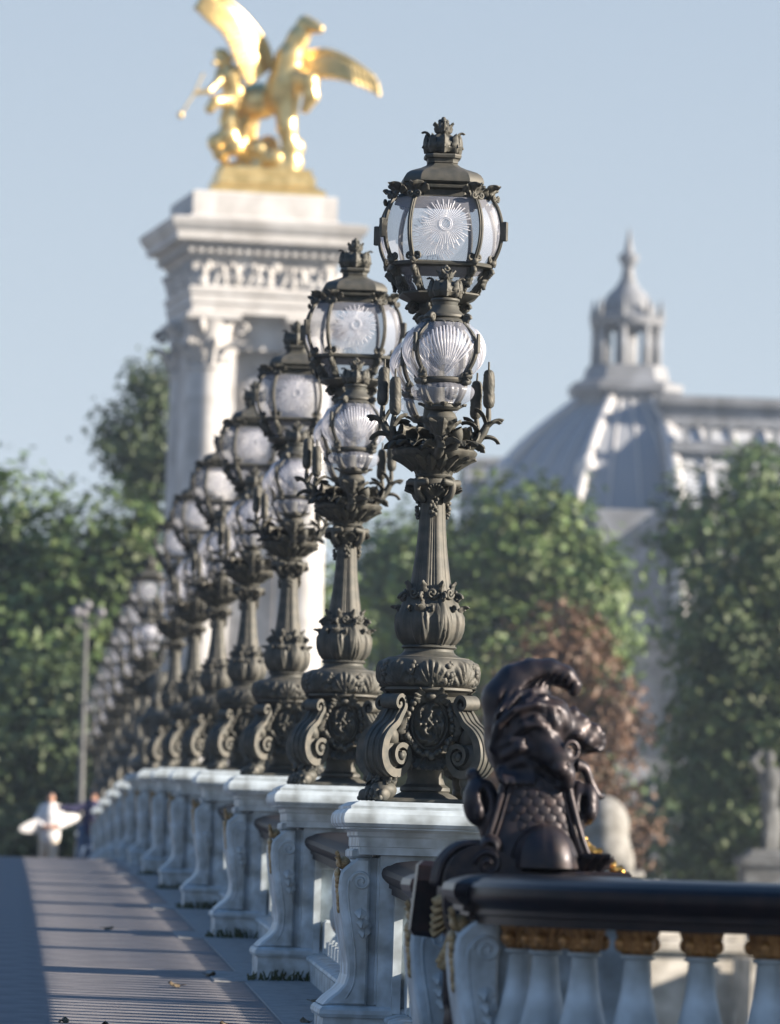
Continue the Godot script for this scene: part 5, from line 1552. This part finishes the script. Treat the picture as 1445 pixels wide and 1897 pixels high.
# ---------------------------------------------------------------- mesh building
class B:
	var v := PackedVector3Array()
	var ix := PackedInt32Array()
	var c := PackedColorArray()
	var t := Transform3D()
	var col := Color(1, 1, 1)
	var use_c := false

	func p(q: Vector3) -> int:
		v.append(t * q)
		if use_c:
			c.append(col)
		return v.size() - 1

	func tri(a: int, b: int, d: int) -> void:
		ix.append(a)
		ix.append(b)
		ix.append(d)

	func grid(rows: Array, loop := false) -> void:
		var w: int = rows[0].size()
		var s := v.size()
		for r in rows:
			for q in r:
				p(q)
		var e := w if loop else w - 1
		for i in rows.size() - 1:
			for j in e:
				var k := (j + 1) % w
				var a := s + i * w + j
				var b := s + i * w + k
				var d := s + (i + 1) * w + j
				var f := s + (i + 1) * w + k
				tri(a, b, f)
				tri(a, f, d)

	func fan(pts: Array, flip := false) -> void:
		var s := v.size()
		for q in pts:
			p(q)
		for i in range(1, pts.size() - 1):
			if flip:
				tri(s, s + i + 1, s + i)
			else:
				tri(s, s + i, s + i + 1)

	static func split(prof: Array, deg := 32.0) -> Array:
		var out := []
		var cur := [prof[0]]
		for i in range(1, prof.size()):
			cur.append(prof[i])
			if i < prof.size() - 1:
				var a: Vector2 = prof[i] - prof[i - 1]
				var b: Vector2 = prof[i + 1] - prof[i]
				if absf(a.angle_to(b)) > deg_to_rad(deg):
					out.append(cur)
					cur = [prof[i]]
		out.append(cur)
		return out

	# prof: Vector2(radius, y) from bottom to top; mod.call(theta, y, r) -> r
	func lathe(prof: Array, n := 32, mod = null, deg := 32.0) -> void:
		for sub in split(prof, deg):
			var rows := []
			for q in sub:
				var row := PackedVector3Array()
				for j in n:
					var th := TAU * j / n
					var r: float = q.x
					if mod != null:
						r = mod.call(th, q.y, r)
					row.append(Vector3(r * cos(th), q.y, r * sin(th)))
				rows.append(row)
			grid(rows, true)

	# prof: Vector2(offset, y); poly.call(offset) -> Array of Vector2 (x, z) ordered x towards z
	func loft(prof: Array, poly: Callable, lo := false, hi := false, deg := 25.0) -> void:
		for sub in split(prof, deg):
			var rings := []
			for q in sub:
				rings.append(poly.call(q.x))
			var n: int = rings[0].size()
			for j in n:
				var k := (j + 1) % n
				var rows := []
				for i in sub.size():
					var a: Vector2 = rings[i][j]
					var b: Vector2 = rings[i][k]
					rows.append([Vector3(a.x, sub[i].y, a.y), Vector3(b.x, sub[i].y, b.y)])
				grid(rows)
		if lo:
			var pts := []
			for a in poly.call(prof[0].x):
				pts.append(Vector3(a.x, prof[0].y, a.y))
			fan(pts)
		if hi:
			var pts := []
			for a in poly.call(prof[-1].x):
				pts.append(Vector3(a.x, prof[-1].y, a.y))
			fan(pts, true)

	func box(lo: Vector3, hi: Vector3, bev := 0.0) -> void:
		var m := (lo + hi) / 2
		var h := (hi - lo) / 2
		var b := minf(bev, minf(h.x, minf(h.y, h.z)) * 0.9)
		var keep := t
		t = t * Transform3D(Basis(), m)
		var f := func(o): return [Vector2(h.x + o, -h.z - o), Vector2(h.x + o, h.z + o), Vector2(-h.x - o, h.z + o), Vector2(-h.x - o, -h.z - o)]
		if b > 0.0:
			loft([Vector2(-b, -h.y), Vector2(0, -h.y + b), Vector2(0, h.y - b), Vector2(-b, h.y)], f, true, true)
		else:
			loft([Vector2(0, -h.y), Vector2(0, h.y)], f, true, true)
		t = keep

	func tube(path: Array, rad, n := 6, fx := 1.0, fy := 1.0, cap := true, first := Vector3.ZERO) -> void:
		var m := path.size()
		var rows := []
		var nrm := Vector3.ZERO
		for i in m:
			var d: Vector3 = (path[mini(i + 1, m - 1)] - path[maxi(i - 1, 0)]).normalized()
			if i == 0:
				nrm = first if first != Vector3.ZERO else (Vector3.UP if absf(d.y) < 0.9 else Vector3.RIGHT)
			nrm = (nrm - d * nrm.dot(d)).normalized()
			var bi := d.cross(nrm)
			var r: float = rad if rad is float else rad[mini(i, rad.size() - 1)]
			var row := PackedVector3Array()
			for j in n:
				var a := TAU * j / n
				row.append(path[i] + nrm * cos(a) * r * fx + bi * sin(a) * r * fy)
			if i == 0 and cap:
				rows.append(point_row(path[0] - d * r * 0.4, n))
			rows.append(row)
			if i == m - 1 and cap:
				rows.append(point_row(path[i] + d * r * 0.4, n))
		grid(rows, true)

	func point_row(q: Vector3, n: int) -> PackedVector3Array:
		var row := PackedVector3Array()
		for j in n:
			row.append(q)
		return row

	# band of thickness th and half width hw that follows path (Vector2 r, y) in the local xy plane
	func ribbon(path: Array, hw, th, cap := true) -> void:
		var m := path.size()
		var o1 := []
		var o2 := []
		var i1 := []
		var i2 := []
		for i in m:
			var d: Vector2 = (path[mini(i + 1, m - 1)] - path[maxi(i - 1, 0)]).normalized()
			var nn := Vector2(d.y, -d.x)
			var w: float = hw if hw is float else hw[mini(i, hw.size() - 1)]
			var k: float = th if th is float else th[mini(i, th.size() - 1)]
			var a: Vector2 = path[i] + nn * k * 0.5
			var b: Vector2 = path[i] - nn * k * 0.5
			o1.append(Vector3(a.x, a.y, -w))
			o2.append(Vector3(a.x, a.y, w))
			i1.append(Vector3(b.x, b.y, -w))
			i2.append(Vector3(b.x, b.y, w))
		for pair in [[o2, o1], [i1, i2], [o1, i1], [i2, o2]]:
			var rows := []
			for i in m:
				rows.append([pair[0][i], pair[1][i]])
			grid(rows)
		if cap:
			fan([o1[0], o2[0], i2[0], i1[0]])
			fan([o1[m - 1], i1[m - 1], i2[m - 1], o2[m - 1]])

	func ell(m: Vector3, r: Vector3, bs := Basis(), n := 10, k := 7) -> void:
		var rows := []
		for i in k + 1:
			var ph := -PI / 2 + PI * i / k
			var row := PackedVector3Array()
			for j in n:
				var th := TAU * j / n
				row.append(m + bs * Vector3(r.x * cos(ph) * cos(th), r.y * sin(ph), r.z * cos(ph) * sin(th)))
			rows.append(row)
		grid(rows, true)

	func ball(m: Vector3, r: float, n := 8) -> void:
		ell(m, Vector3(r, r, r), Basis(), n, maxi(4, n * 3 / 4))

	# acanthus-like leaf: grows from o along d, turns towards nrm by curl (radians); lobed edge, ribbed face
	func leaf(o: Vector3, d: Vector3, nrm: Vector3, l: float, w: float, curl: float, lobes := 3.0, late := 1.0) -> void:
		d = d.normalized()
		nrm = (nrm - d * nrm.dot(d)).normalized()
		var side := d.cross(nrm)
		var ns := 11
		var rows := []
		var q := o
		var th := maxf(0.003, w * 0.07)
		for i in ns + 1:
			var s := float(i) / ns
			var a := curl * pow(s, 1.0 + late)
			var g := d * cos(a) + nrm * sin(a)
			var f := nrm * cos(a) - d * sin(a)
			var hw := w * 0.5 * pow(sin(PI * clampf(s * 0.93 + 0.06, 0, 1)), 0.65) * (1.0 + 0.2 * cos(TAU * s * lobes))
			var row := PackedVector3Array()
			for u in [-1.0, -0.55, -0.12, 0.0, 0.12, 0.55, 1.0]:
				var rise: float = 0.16 * w * (1.0 - absf(u)) * (1.0 if absf(u) > 0.01 else 1.25) - 0.1 * w * absf(u)
				if absf(absf(u) - 0.55) < 0.01:
					rise += 0.08 * w
				row.append(q + side * hw * u + f * rise)
			for u in [1.0, 0.55, 0.0, -0.55, -1.0]:
				var rise: float = 0.12 * w * (1.0 - absf(u)) - 0.1 * w * absf(u) - th
				row.append(q + side * hw * u * 0.97 + f * rise)
			rows.append(row)
			q += g * l / ns
		grid(rows, true)

	# flat spiral in plane (u, w): from radius r0 inwards
	static func volute(m: Vector3, u: Vector3, w: Vector3, r0: float, turns: float, n := 26, a0 := 0.0) -> Array:
		var out := []
		for i in n + 1:
			var s := float(i) / n
			var a := a0 + TAU * turns * s
			var r := r0 * (1.0 - 0.88 * s)
			out.append(m + u * cos(a) * r + w * sin(a) * r)
		return out

	func sweep(prof: Array, path: Array, cap := true, loop := true) -> void:
		# prof: Vector2(sideways, up), closed; path: Vector3 polyline, sideways is to the right of travel
		var m := path.size()
		var sides := []
		for i in m:
			var a: Vector3 = path[maxi(i - 1, 0)]
			var b: Vector3 = path[mini(i + 1, m - 1)]
			var d := (b - a)
			d.y = 0
			d = d.normalized()
			var s := d.cross(Vector3.UP)
			if i > 0 and i < m - 1:
				var d0: Vector3 = path[i] - path[i - 1]
				d0.y = 0
				s = s / maxf(0.4, d.dot(d0.normalized()))
			sides.append(s)
		var closed: Array = prof.duplicate()
		if loop:
			closed.append(prof[0])
		for sub in split(closed, 28.0):
			var rows := []
			for q in sub:
				var row := []
				for i in m:
					row.append(path[i] + sides[i] * q.x + Vector3.UP * q.y)
				rows.append(row)
			grid(rows)
		if cap:
			for e in [0, m - 1]:
				var poly := PackedVector2Array()
				for q in prof:
					poly.append(q)
				var tr = Geometry2D.triangulate_polygon(poly)
				var s0 := v.size()
				for q in prof:
					p(path[e] + sides[e] * q.x + Vector3.UP * q.y)
				for i in range(0, tr.size(), 3):
					tri(s0 + tr[i], s0 + tr[i + 1], s0 + tr[i + 2])

	# outline (Vector2 x, y) given a thickness in z, with bevelled rim
	func plate(outline: Array, z0: float, z1: float, bev := 0.0) -> void:
		var poly := PackedVector2Array()
		for q in outline:
			poly.append(q)
		var inner := poly
		if bev > 0.0:
			var off := Geometry2D.offset_polygon(poly, -bev)
			if off.size() > 0 and off[0].size() >= 3:
				inner = off[0]
		for e in 2:
			var z := z1 if e == 0 else z0
			var use := inner if e == 0 else poly
			var tr = Geometry2D.triangulate_polygon(use)
			var s0 := v.size()
			for q in use:
				p(Vector3(q.x, q.y, z))
			for i in range(0, tr.size(), 3):
				tri(s0 + tr[i], s0 + tr[i + 1], s0 + tr[i + 2])
		var zr := z1 - bev
		for i in poly.size():
			var a := poly[i]
			var b := poly[(i + 1) % poly.size()]
			grid([[Vector3(a.x, a.y, z0), Vector3(b.x, b.y, z0)], [Vector3(a.x, a.y, zr), Vector3(b.x, b.y, zr)]])
		if bev > 0.0 and inner != poly:
			for i in poly.size():
				var a := poly[i]
				var b := poly[(i + 1) % poly.size()]
				var a2 := near(inner, a)
				var b2 := near(inner, b)
				grid([[Vector3(a.x, a.y, zr), Vector3(b.x, b.y, zr)], [Vector3(a2.x, a2.y, z1), Vector3(b2.x, b2.y, z1)]])

	static func near(poly: PackedVector2Array, q: Vector2) -> Vector2:
		var best := poly[0]
		for a in poly:
			if a.distance_squared_to(q) < best.distance_squared_to(q):
				best = a
		return best

	func done(m: Material) -> ArrayMesh:
		var n := PackedVector3Array()
		n.resize(v.size())
		for i in range(0, ix.size(), 3):
			var a := ix[i]
			var b := ix[i + 1]
			var d := ix[i + 2]
			var f := (v[d] - v[a]).cross(v[b] - v[a])
			n[a] += f
			n[b] += f
			n[d] += f
		for i in n.size():
			n[i] = n[i].normalized() if n[i].length_squared() > 0.0 else Vector3.UP
		var ar := []
		ar.resize(Mesh.ARRAY_MAX)
		ar[Mesh.ARRAY_VERTEX] = v
		ar[Mesh.ARRAY_NORMAL] = n
		ar[Mesh.ARRAY_INDEX] = ix
		if use_c:
			ar[Mesh.ARRAY_COLOR] = c
		var am := ArrayMesh.new()
		am.add_surface_from_arrays(Mesh.PRIMITIVE_TRIANGLES, ar)
		am.surface_set_material(0, m)
		return am


# ---------------------------------------------------------------- distance field, meshed with surface nets
class F:
	var o: Vector3
	var h: float
	var nx: int
	var ny: int
	var nz: int
	var d := PackedFloat32Array()

	func _init(lo: Vector3, hi: Vector3, cell: float) -> void:
		o = lo
		h = cell
		nx = int((hi.x - lo.x) / cell) + 2
		ny = int((hi.y - lo.y) / cell) + 2
		nz = int((hi.z - lo.z) / cell) + 2
		d.resize(nx * ny * nz)
		d.fill(1e3)

	func span(lo: Vector3, hi: Vector3) -> Array:
		var a := ((lo - o) / h).floor()
		var b := ((hi - o) / h).ceil()
		return [maxi(0, int(a.x)), maxi(0, int(a.y)), maxi(0, int(a.z)), mini(nx - 1, int(b.x)), mini(ny - 1, int(b.y)), mini(nz - 1, int(b.z))]

	func put(at: int, x: float, k: float) -> void:
		var y := d[at]
		var g := k - absf(x - y)
		d[at] = minf(x, y) - (g * g / (4.0 * k) if g > 0.0 else 0.0)

	func cap(a: Vector3, b: Vector3, ra: float, rb: float, k := 0.02) -> void:
		var m := maxf(ra, rb) + k + h * 2.0
		var s := span(a.min(b) - Vector3(m, m, m), a.max(b) + Vector3(m, m, m))
		var ab := b - a
		var l2 := maxf(ab.length_squared(), 1e-9)
		for z in range(s[2], s[5] + 1):
			for y in range(s[1], s[4] + 1):
				var at: int = (z * ny + y) * nx + s[0]
				var q := o + Vector3(s[0], y, z) * h - a
				for x in range(s[0], s[3] + 1):
					var t := clampf(q.dot(ab) / l2, 0.0, 1.0)
					put(at, (q - ab * t).length() - lerpf(ra, rb, t), k)
					at += 1
					q.x += h

	func chain(pts: Array, rad: Array, k := 0.02) -> void:
		for i in pts.size() - 1:
			cap(pts[i], pts[i + 1], rad[i], rad[i + 1], k)

	func ell(m: Vector3, r: Vector3, bs := Basis(), k := 0.02, cut := false) -> void:
		var big := maxf(r.x, maxf(r.y, r.z)) + k + h * 2.0
		var s := span(m - Vector3(big, big, big), m + Vector3(big, big, big))
		var inv := bs.transposed()
		var step := (inv * Vector3(h, 0, 0)) / r
		var small := minf(r.x, minf(r.y, r.z))
		for z in range(s[2], s[5] + 1):
			for y in range(s[1], s[4] + 1):
				var at: int = (z * ny + y) * nx + s[0]
				var q := (inv * (o + Vector3(s[0], y, z) * h - m)) / r
				for x in range(s[0], s[3] + 1):
					var l := q.length()
					var g := (q / r).length()
					var e := l * (l - 1.0) / g if g > 1e-6 else -small
					if cut:
						var w := -e
						var u := d[at]
						var gg := k - absf(w - u)
						d[at] = maxf(w, u) + (gg * gg / (4.0 * k) if gg > 0.0 else 0.0)
					else:
						put(at, e, k)
					at += 1
					q += step

	func into(b: B) -> void:
		var id := PackedInt32Array()
		id.resize(nx * ny * nz)
		id.fill(-1)
		var offs := PackedInt32Array([0, 1, nx, nx + 1, nx * ny, nx * ny + 1, nx * ny + nx, nx * ny + nx + 1])
		var corner := [Vector3(0, 0, 0), Vector3(1, 0, 0), Vector3(0, 1, 0), Vector3(1, 1, 0), Vector3(0, 0, 1), Vector3(1, 0, 1), Vector3(0, 1, 1), Vector3(1, 1, 1)]
		var edges := [[0, 1], [2, 3], [4, 5], [6, 7], [0, 2], [1, 3], [4, 6], [5, 7], [0, 4], [1, 5], [2, 6], [3, 7]]
		var far := h * 2.0
		for z in nz - 1:
			for y in ny - 1:
				var at := (z * ny + y) * nx
				for x in nx - 1:
					var d0 := d[at]
					if d0 < far and d0 > -far:
						var neg := 0
						for k in 8:
							if d[at + offs[k]] < 0.0:
								neg += 1
						if neg > 0 and neg < 8:
							var sum := Vector3.ZERO
							var n := 0
							for e in edges:
								var da := d[at + offs[e[0]]]
								var db := d[at + offs[e[1]]]
								if (da < 0.0) != (db < 0.0):
									sum += corner[e[0]].lerp(corner[e[1]], da / (da - db))
									n += 1
							id[at] = b.p(o + (Vector3(x, y, z) + sum / n) * h)
					at += 1
		var sx := 1
		var sy := nx
		var sz := nx * ny
		for z in range(1, nz - 1):
			for y in range(1, ny - 1):
				for x in range(1, nx - 1):
					var at := (z * ny + y) * nx + x
					if id[at] < 0 and id[at - sx] < 0:
						continue
					var a := d[at] < 0.0
					for e in 3:
						var s: int = [sx, sy, sz][e]
						if a == (d[at + s] < 0.0):
							continue
						var u: int = [sy, sz, sx][e]
						var w: int = [sz, sx, sy][e]
						var p0 := id[at]
						var p1 := id[at - u]
						var p2 := id[at - u - w]
						var p3 := id[at - w]
						if p0 < 0 or p1 < 0 or p2 < 0 or p3 < 0:
							continue
						if a:
							b.tri(p0, p1, p2)
							b.tri(p0, p2, p3)
						else:
							b.tri(p0, p2, p1)
							b.tri(p0, p3, p2)


# ---------------------------------------------------------------- nodes
var taken := {}

func numbered(called: String) -> String:
	var n: int = taken.get(called, 0)
	taken[called] = n + 1
	return called if n == 0 else "%s_%03d" % [called, n]

func tag(o: Node, label: String, category: String, group := "") -> Node:
	o.set_meta("label", label)
	o.set_meta("category", category)
	if group:
		o.set_meta("group", group)
	return o

func thing(called: String, label: String, category: String, at := Vector3.ZERO, group := "") -> Node3D:
	var o := Node3D.new()
	o.name = numbered(called)
	add_child(o, true)
	o.position = at
	tag(o, label, category, group)
	return o

func inst(parent: Node, called: String, m: Mesh, x := Transform3D()) -> MeshInstance3D:
	var o := MeshInstance3D.new()
	o.name = numbered(called) if parent == self else called
	o.mesh = m
	o.transform = x
	parent.add_child(o, true)
	return o

func struct(called: String, m: Mesh, x := Transform3D()) -> MeshInstance3D:
	var o := inst(self, called, m, x)
	o.set_meta("kind", "structure")
	return o

func copy(src: Node3D, at: Vector3, label: String) -> Node3D:
	var base: String = src.name
	var o: Node3D = src.duplicate()
	o.name = numbered(base)
	add_child(o, true)
	o.position = at
	o.set_meta("label", label)
	return o

func turn(deg: float, at := Vector3.ZERO) -> Transform3D:
	return Transform3D(Basis(Vector3.UP, deg_to_rad(deg)), at)

func crv(pts: Array, sub := 5) -> Array:
	var out := []
	for i in pts.size() - 1:
		var p0 = pts[maxi(i - 1, 0)]
		var p1 = pts[i]
		var p2 = pts[i + 1]
		var p3 = pts[mini(i + 2, pts.size() - 1)]
		for j in sub:
			out.append(p1.cubic_interpolate(p2, p0, p3, float(j) / sub))
	out.append(pts[-1])
	return out

func stretch(a: Array, n: int) -> Array:
	var out := []
	for i in n:
		var s := float(i) / (n - 1) * (a.size() - 1)
		var k := mini(int(s), a.size() - 2)
		out.append(lerpf(a[k], a[k + 1], s - k))
	return out

func rect(hx: float, hz: float) -> Callable:
	return func(o): return [Vector2(hx + o, -hz - o), Vector2(hx + o, hz + o), Vector2(-hx - o, hz + o), Vector2(-hx - o, -hz - o)]

func octo(b := 0.61) -> Callable:
	return func(a): return [Vector2(a, -a * b), Vector2(a, a * b), Vector2(a * b, a), Vector2(-a * b, a), Vector2(-a, a * b), Vector2(-a, -a * b), Vector2(-a * b, -a), Vector2(a * b, -a)]

func deck(z: float) -> float:
	var k := absf(2.785 + z / 26.7) / 1.785
	return 0.77 * (1.0 - pow(k, 1.5))


# ---------------------------------------------------------------- materials
var M := {}

func noise(freq: float, seed_: int, lo: Color, hi: Color, size := 256, oct := 4, mid := -1.0) -> NoiseTexture2D:
	var f := FastNoiseLite.new()
	f.seed = seed_
	f.noise_type = FastNoiseLite.TYPE_SIMPLEX_SMOOTH
	f.frequency = freq
	f.fractal_octaves = oct
	var g := Gradient.new()
	g.set_color(0, lo)
	g.set_color(1, hi)
	if mid > 0.0:
		g.set_offset(0, mid - 0.18)
		g.set_offset(1, mid + 0.18)
	var t := NoiseTexture2D.new()
	t.width = size
	t.height = size
	t.seamless = true
	t.noise = f
	t.color_ramp = g
	return t

func mat(called: String, c: Color, rough: float, metal := 0.0) -> StandardMaterial3D:
	var m := StandardMaterial3D.new()
	m.resource_name = called
	m.albedo_color = c.linear_to_srgb()
	m.roughness = rough
	m.metallic = metal
	M[called] = m
	return m

func worn(m: StandardMaterial3D, tex: Texture2D, scale: float, world := false) -> void:
	m.albedo_texture = tex
	m.uv1_triplanar = true
	m.uv1_world_triplanar = world
	m.uv1_scale = Vector3(scale, scale, scale)

func bumpy(m: StandardMaterial3D, tex: Texture2D, cm: float) -> void:
	m.heightmap_enabled = true
	m.heightmap_texture = tex
	m.heightmap_scale = cm

func make_materials() -> void:
	var g := func(x): return Color(x, x, x)
	var grime := noise(0.012, 3, Color(0.62, 0.61, 0.59), Color(1, 1, 1))
	var fine := noise(0.05, 5, Color(0.55, 0.55, 0.55), Color(1, 1, 1))
	var patina := noise(0.02, 9, Color(0.62, 0.66, 0.66), Color(1, 0.97, 0.92))
	var grain := noise(0.12, 13, Color(0.0, 0.0, 0.0), Color(1, 1, 1))
	var brown := noise(0.02, 19, Color(0.5, 0.58, 0.7), Color(1, 0.9, 0.86))
	var m: StandardMaterial3D
	m = mat("lamp_bronze", Color(0.1, 0.099, 0.094), 0.62, 0.15)
	worn(m, patina, 2.2)
	bumpy(m, fine, 0.12)
	m = mat("dark_bronze", Color(0.054, 0.047, 0.051), 0.3, 0.5)
	worn(m, brown, 2.6)
	bumpy(m, noise(0.014, 61, Color(0, 0, 0), Color(1, 1, 1), 256, 4), 0.14)
	m.roughness = 1.0
	m.roughness_texture = noise(0.03, 63, Color(0.26, 0.26, 0.26), Color(0.6, 0.6, 0.6), 256, 4)
	m.roughness_texture_channel = BaseMaterial3D.TEXTURE_CHANNEL_RED
	m = mat("rail_bronze", Color(0.028, 0.023, 0.027), 0.3, 0.1)
	m.metallic_specular = 0.3
	worn(m, brown, 1.7)
	m = mat("weathered_rail", Color(0.035, 0.032, 0.034), 0.5, 0.0)
	m.metallic_specular = 0.22
	worn(m, brown, 1.7)
	m = mat("gilding", Color(0.95, 0.66, 0.24), 0.34, 0.9)
	worn(m, noise(0.03, 23, Color(0.62, 0.55, 0.42), Color(1, 1, 1)), 2.0)
	m = mat("worn_gilding", Color(0.62, 0.35, 0.13), 0.45, 0.4)
	worn(m, noise(0.04, 29, Color(0.5, 0.42, 0.36), Color(1, 1, 1), 256, 5), 5.0)
	m = mat("pale_gilding", Color(0.66, 0.53, 0.3), 0.5, 0.15)
	worn(m, noise(0.04, 71, Color(0.5, 0.4, 0.3), Color(1, 1, 1), 256, 5), 6.0)
	m = mat("white_paint", Color(0.655, 0.765, 0.86), 0.48)
	worn(m, grime, 1.3)
	m = mat("statue_gold", Color(1.0, 0.77, 0.38), 0.36, 0.8)
	worn(m, noise(0.02, 31, Color(0.8, 0.78, 0.72), Color(1, 1, 1)), 0.4)
	m = mat("pylon_stone", Color(0.58, 0.58, 0.585), 0.85)
	worn(m, noise(0.01, 37, Color(0.8, 0.79, 0.78), Color(1, 1, 1), 256, 5), 0.35)
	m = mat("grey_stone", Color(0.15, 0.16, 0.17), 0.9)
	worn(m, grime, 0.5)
	m = mat("lion_stone", Color(0.3, 0.3, 0.29), 0.85)
	worn(m, grime, 0.8)
	m = mat("asphalt", Color(0.28, 0.268, 0.27), 0.85)
	worn(m, noise(0.15, 41, Color(0.72, 0.72, 0.74), Color(1, 1, 1), 512, 3), 1.1, true)
	m.detail_enabled = true
	m.detail_albedo = noise(0.008, 43, Color(0.8, 0.8, 0.82), Color(1.0, 1.0, 1.0), 256, 4)
	m.detail_blend_mode = BaseMaterial3D.BLEND_MODE_MUL
	m.uv2_triplanar = true
	m.uv2_world_triplanar = true
	m.uv2_scale = Vector3(0.3, 0.3, 0.3)
	bumpy(m, grain, 0.25)
	m = mat("border_stone", Color(0.3, 0.31, 0.32), 0.8)
	worn(m, noise(0.03, 47, Color(0.78, 0.78, 0.78), Color(1, 1, 1), 256, 5), 0.9, true)
	bumpy(m, grain, 0.12)
	m = mat("quay_stone", Color(0.64, 0.62, 0.58), 0.9)
	worn(m, grime, 0.3, true)
	m = mat("earth", Color(0.2, 0.19, 0.16), 0.95)
	worn(m, grime, 0.05, true)
	m = mat("river_water", Color(0.05, 0.07, 0.07), 0.12)
	bumpy(m, fine, 4.0)
	m = mat("bark", Color(0.09, 0.075, 0.06), 0.9)
	worn(m, fine, 1.0)
	for e in [["leaf_green", Color(0.084, 0.134, 0.046)], ["leaf_dark", Color(0.058, 0.088, 0.034)], ["leaf_olive", Color(0.14, 0.135, 0.04)], ["leaf_rust", Color(0.125, 0.07, 0.042)]]:
		m = mat(e[0], e[1], 0.6)
		m.vertex_color_use_as_albedo = true
		m.backlight_enabled = true
		m.backlight = Color(0.45, 0.5, 0.2)
	m = mat("pane_glass", Color(0.42, 0.44, 0.52), 0.3)
	m.transparency = BaseMaterial3D.TRANSPARENCY_ALPHA
	m.albedo_color.a = 0.3
	m.metallic_specular = 0.8
	m = mat("relief_glass", Color(0.78, 0.79, 0.86), 0.26)
	m.transparency = BaseMaterial3D.TRANSPARENCY_ALPHA
	m.albedo_color.a = 0.42
	m.metallic_specular = 1.0
	m = mat("zinc", Color(0.26, 0.28, 0.32), 0.6)
	worn(m, grime, 0.1)
	m = mat("roof_glass", Color(0.45, 0.47, 0.5), 0.4)
	m = mat("slate", Color(0.23, 0.245, 0.275), 0.6)
	m = mat("white_iron", Color(0.42, 0.42, 0.43), 0.6)
	m = mat("post_paint", Color(0.09, 0.095, 0.1), 0.6)
	m = mat("opal", Color(0.13, 0.13, 0.15), 0.3)
	m = mat("skin", Color(0.45, 0.25, 0.17), 0.6)
	m = mat("hair", Color(0.03, 0.02, 0.017), 0.5)
	m = mat("white_cloth", Color(0.56, 0.56, 0.58), 0.9)
	m = mat("cream_cloth", Color(0.5, 0.44, 0.36), 0.9)
	m = mat("navy_cloth", Color(0.03, 0.03, 0.08), 0.9)
	m = mat("denim", Color(0.06, 0.1, 0.18), 0.9)
	m = mat("red_shoe", Color(0.35, 0.06, 0.07), 0.7)
	m = mat("board_white", Color(0.42, 0.42, 0.43), 0.4)
	m = mat("dry_leaf", Color(0.1, 0.075, 0.045), 0.8)
	m = mat("weed", Color(0.05, 0.07, 0.025), 0.8)
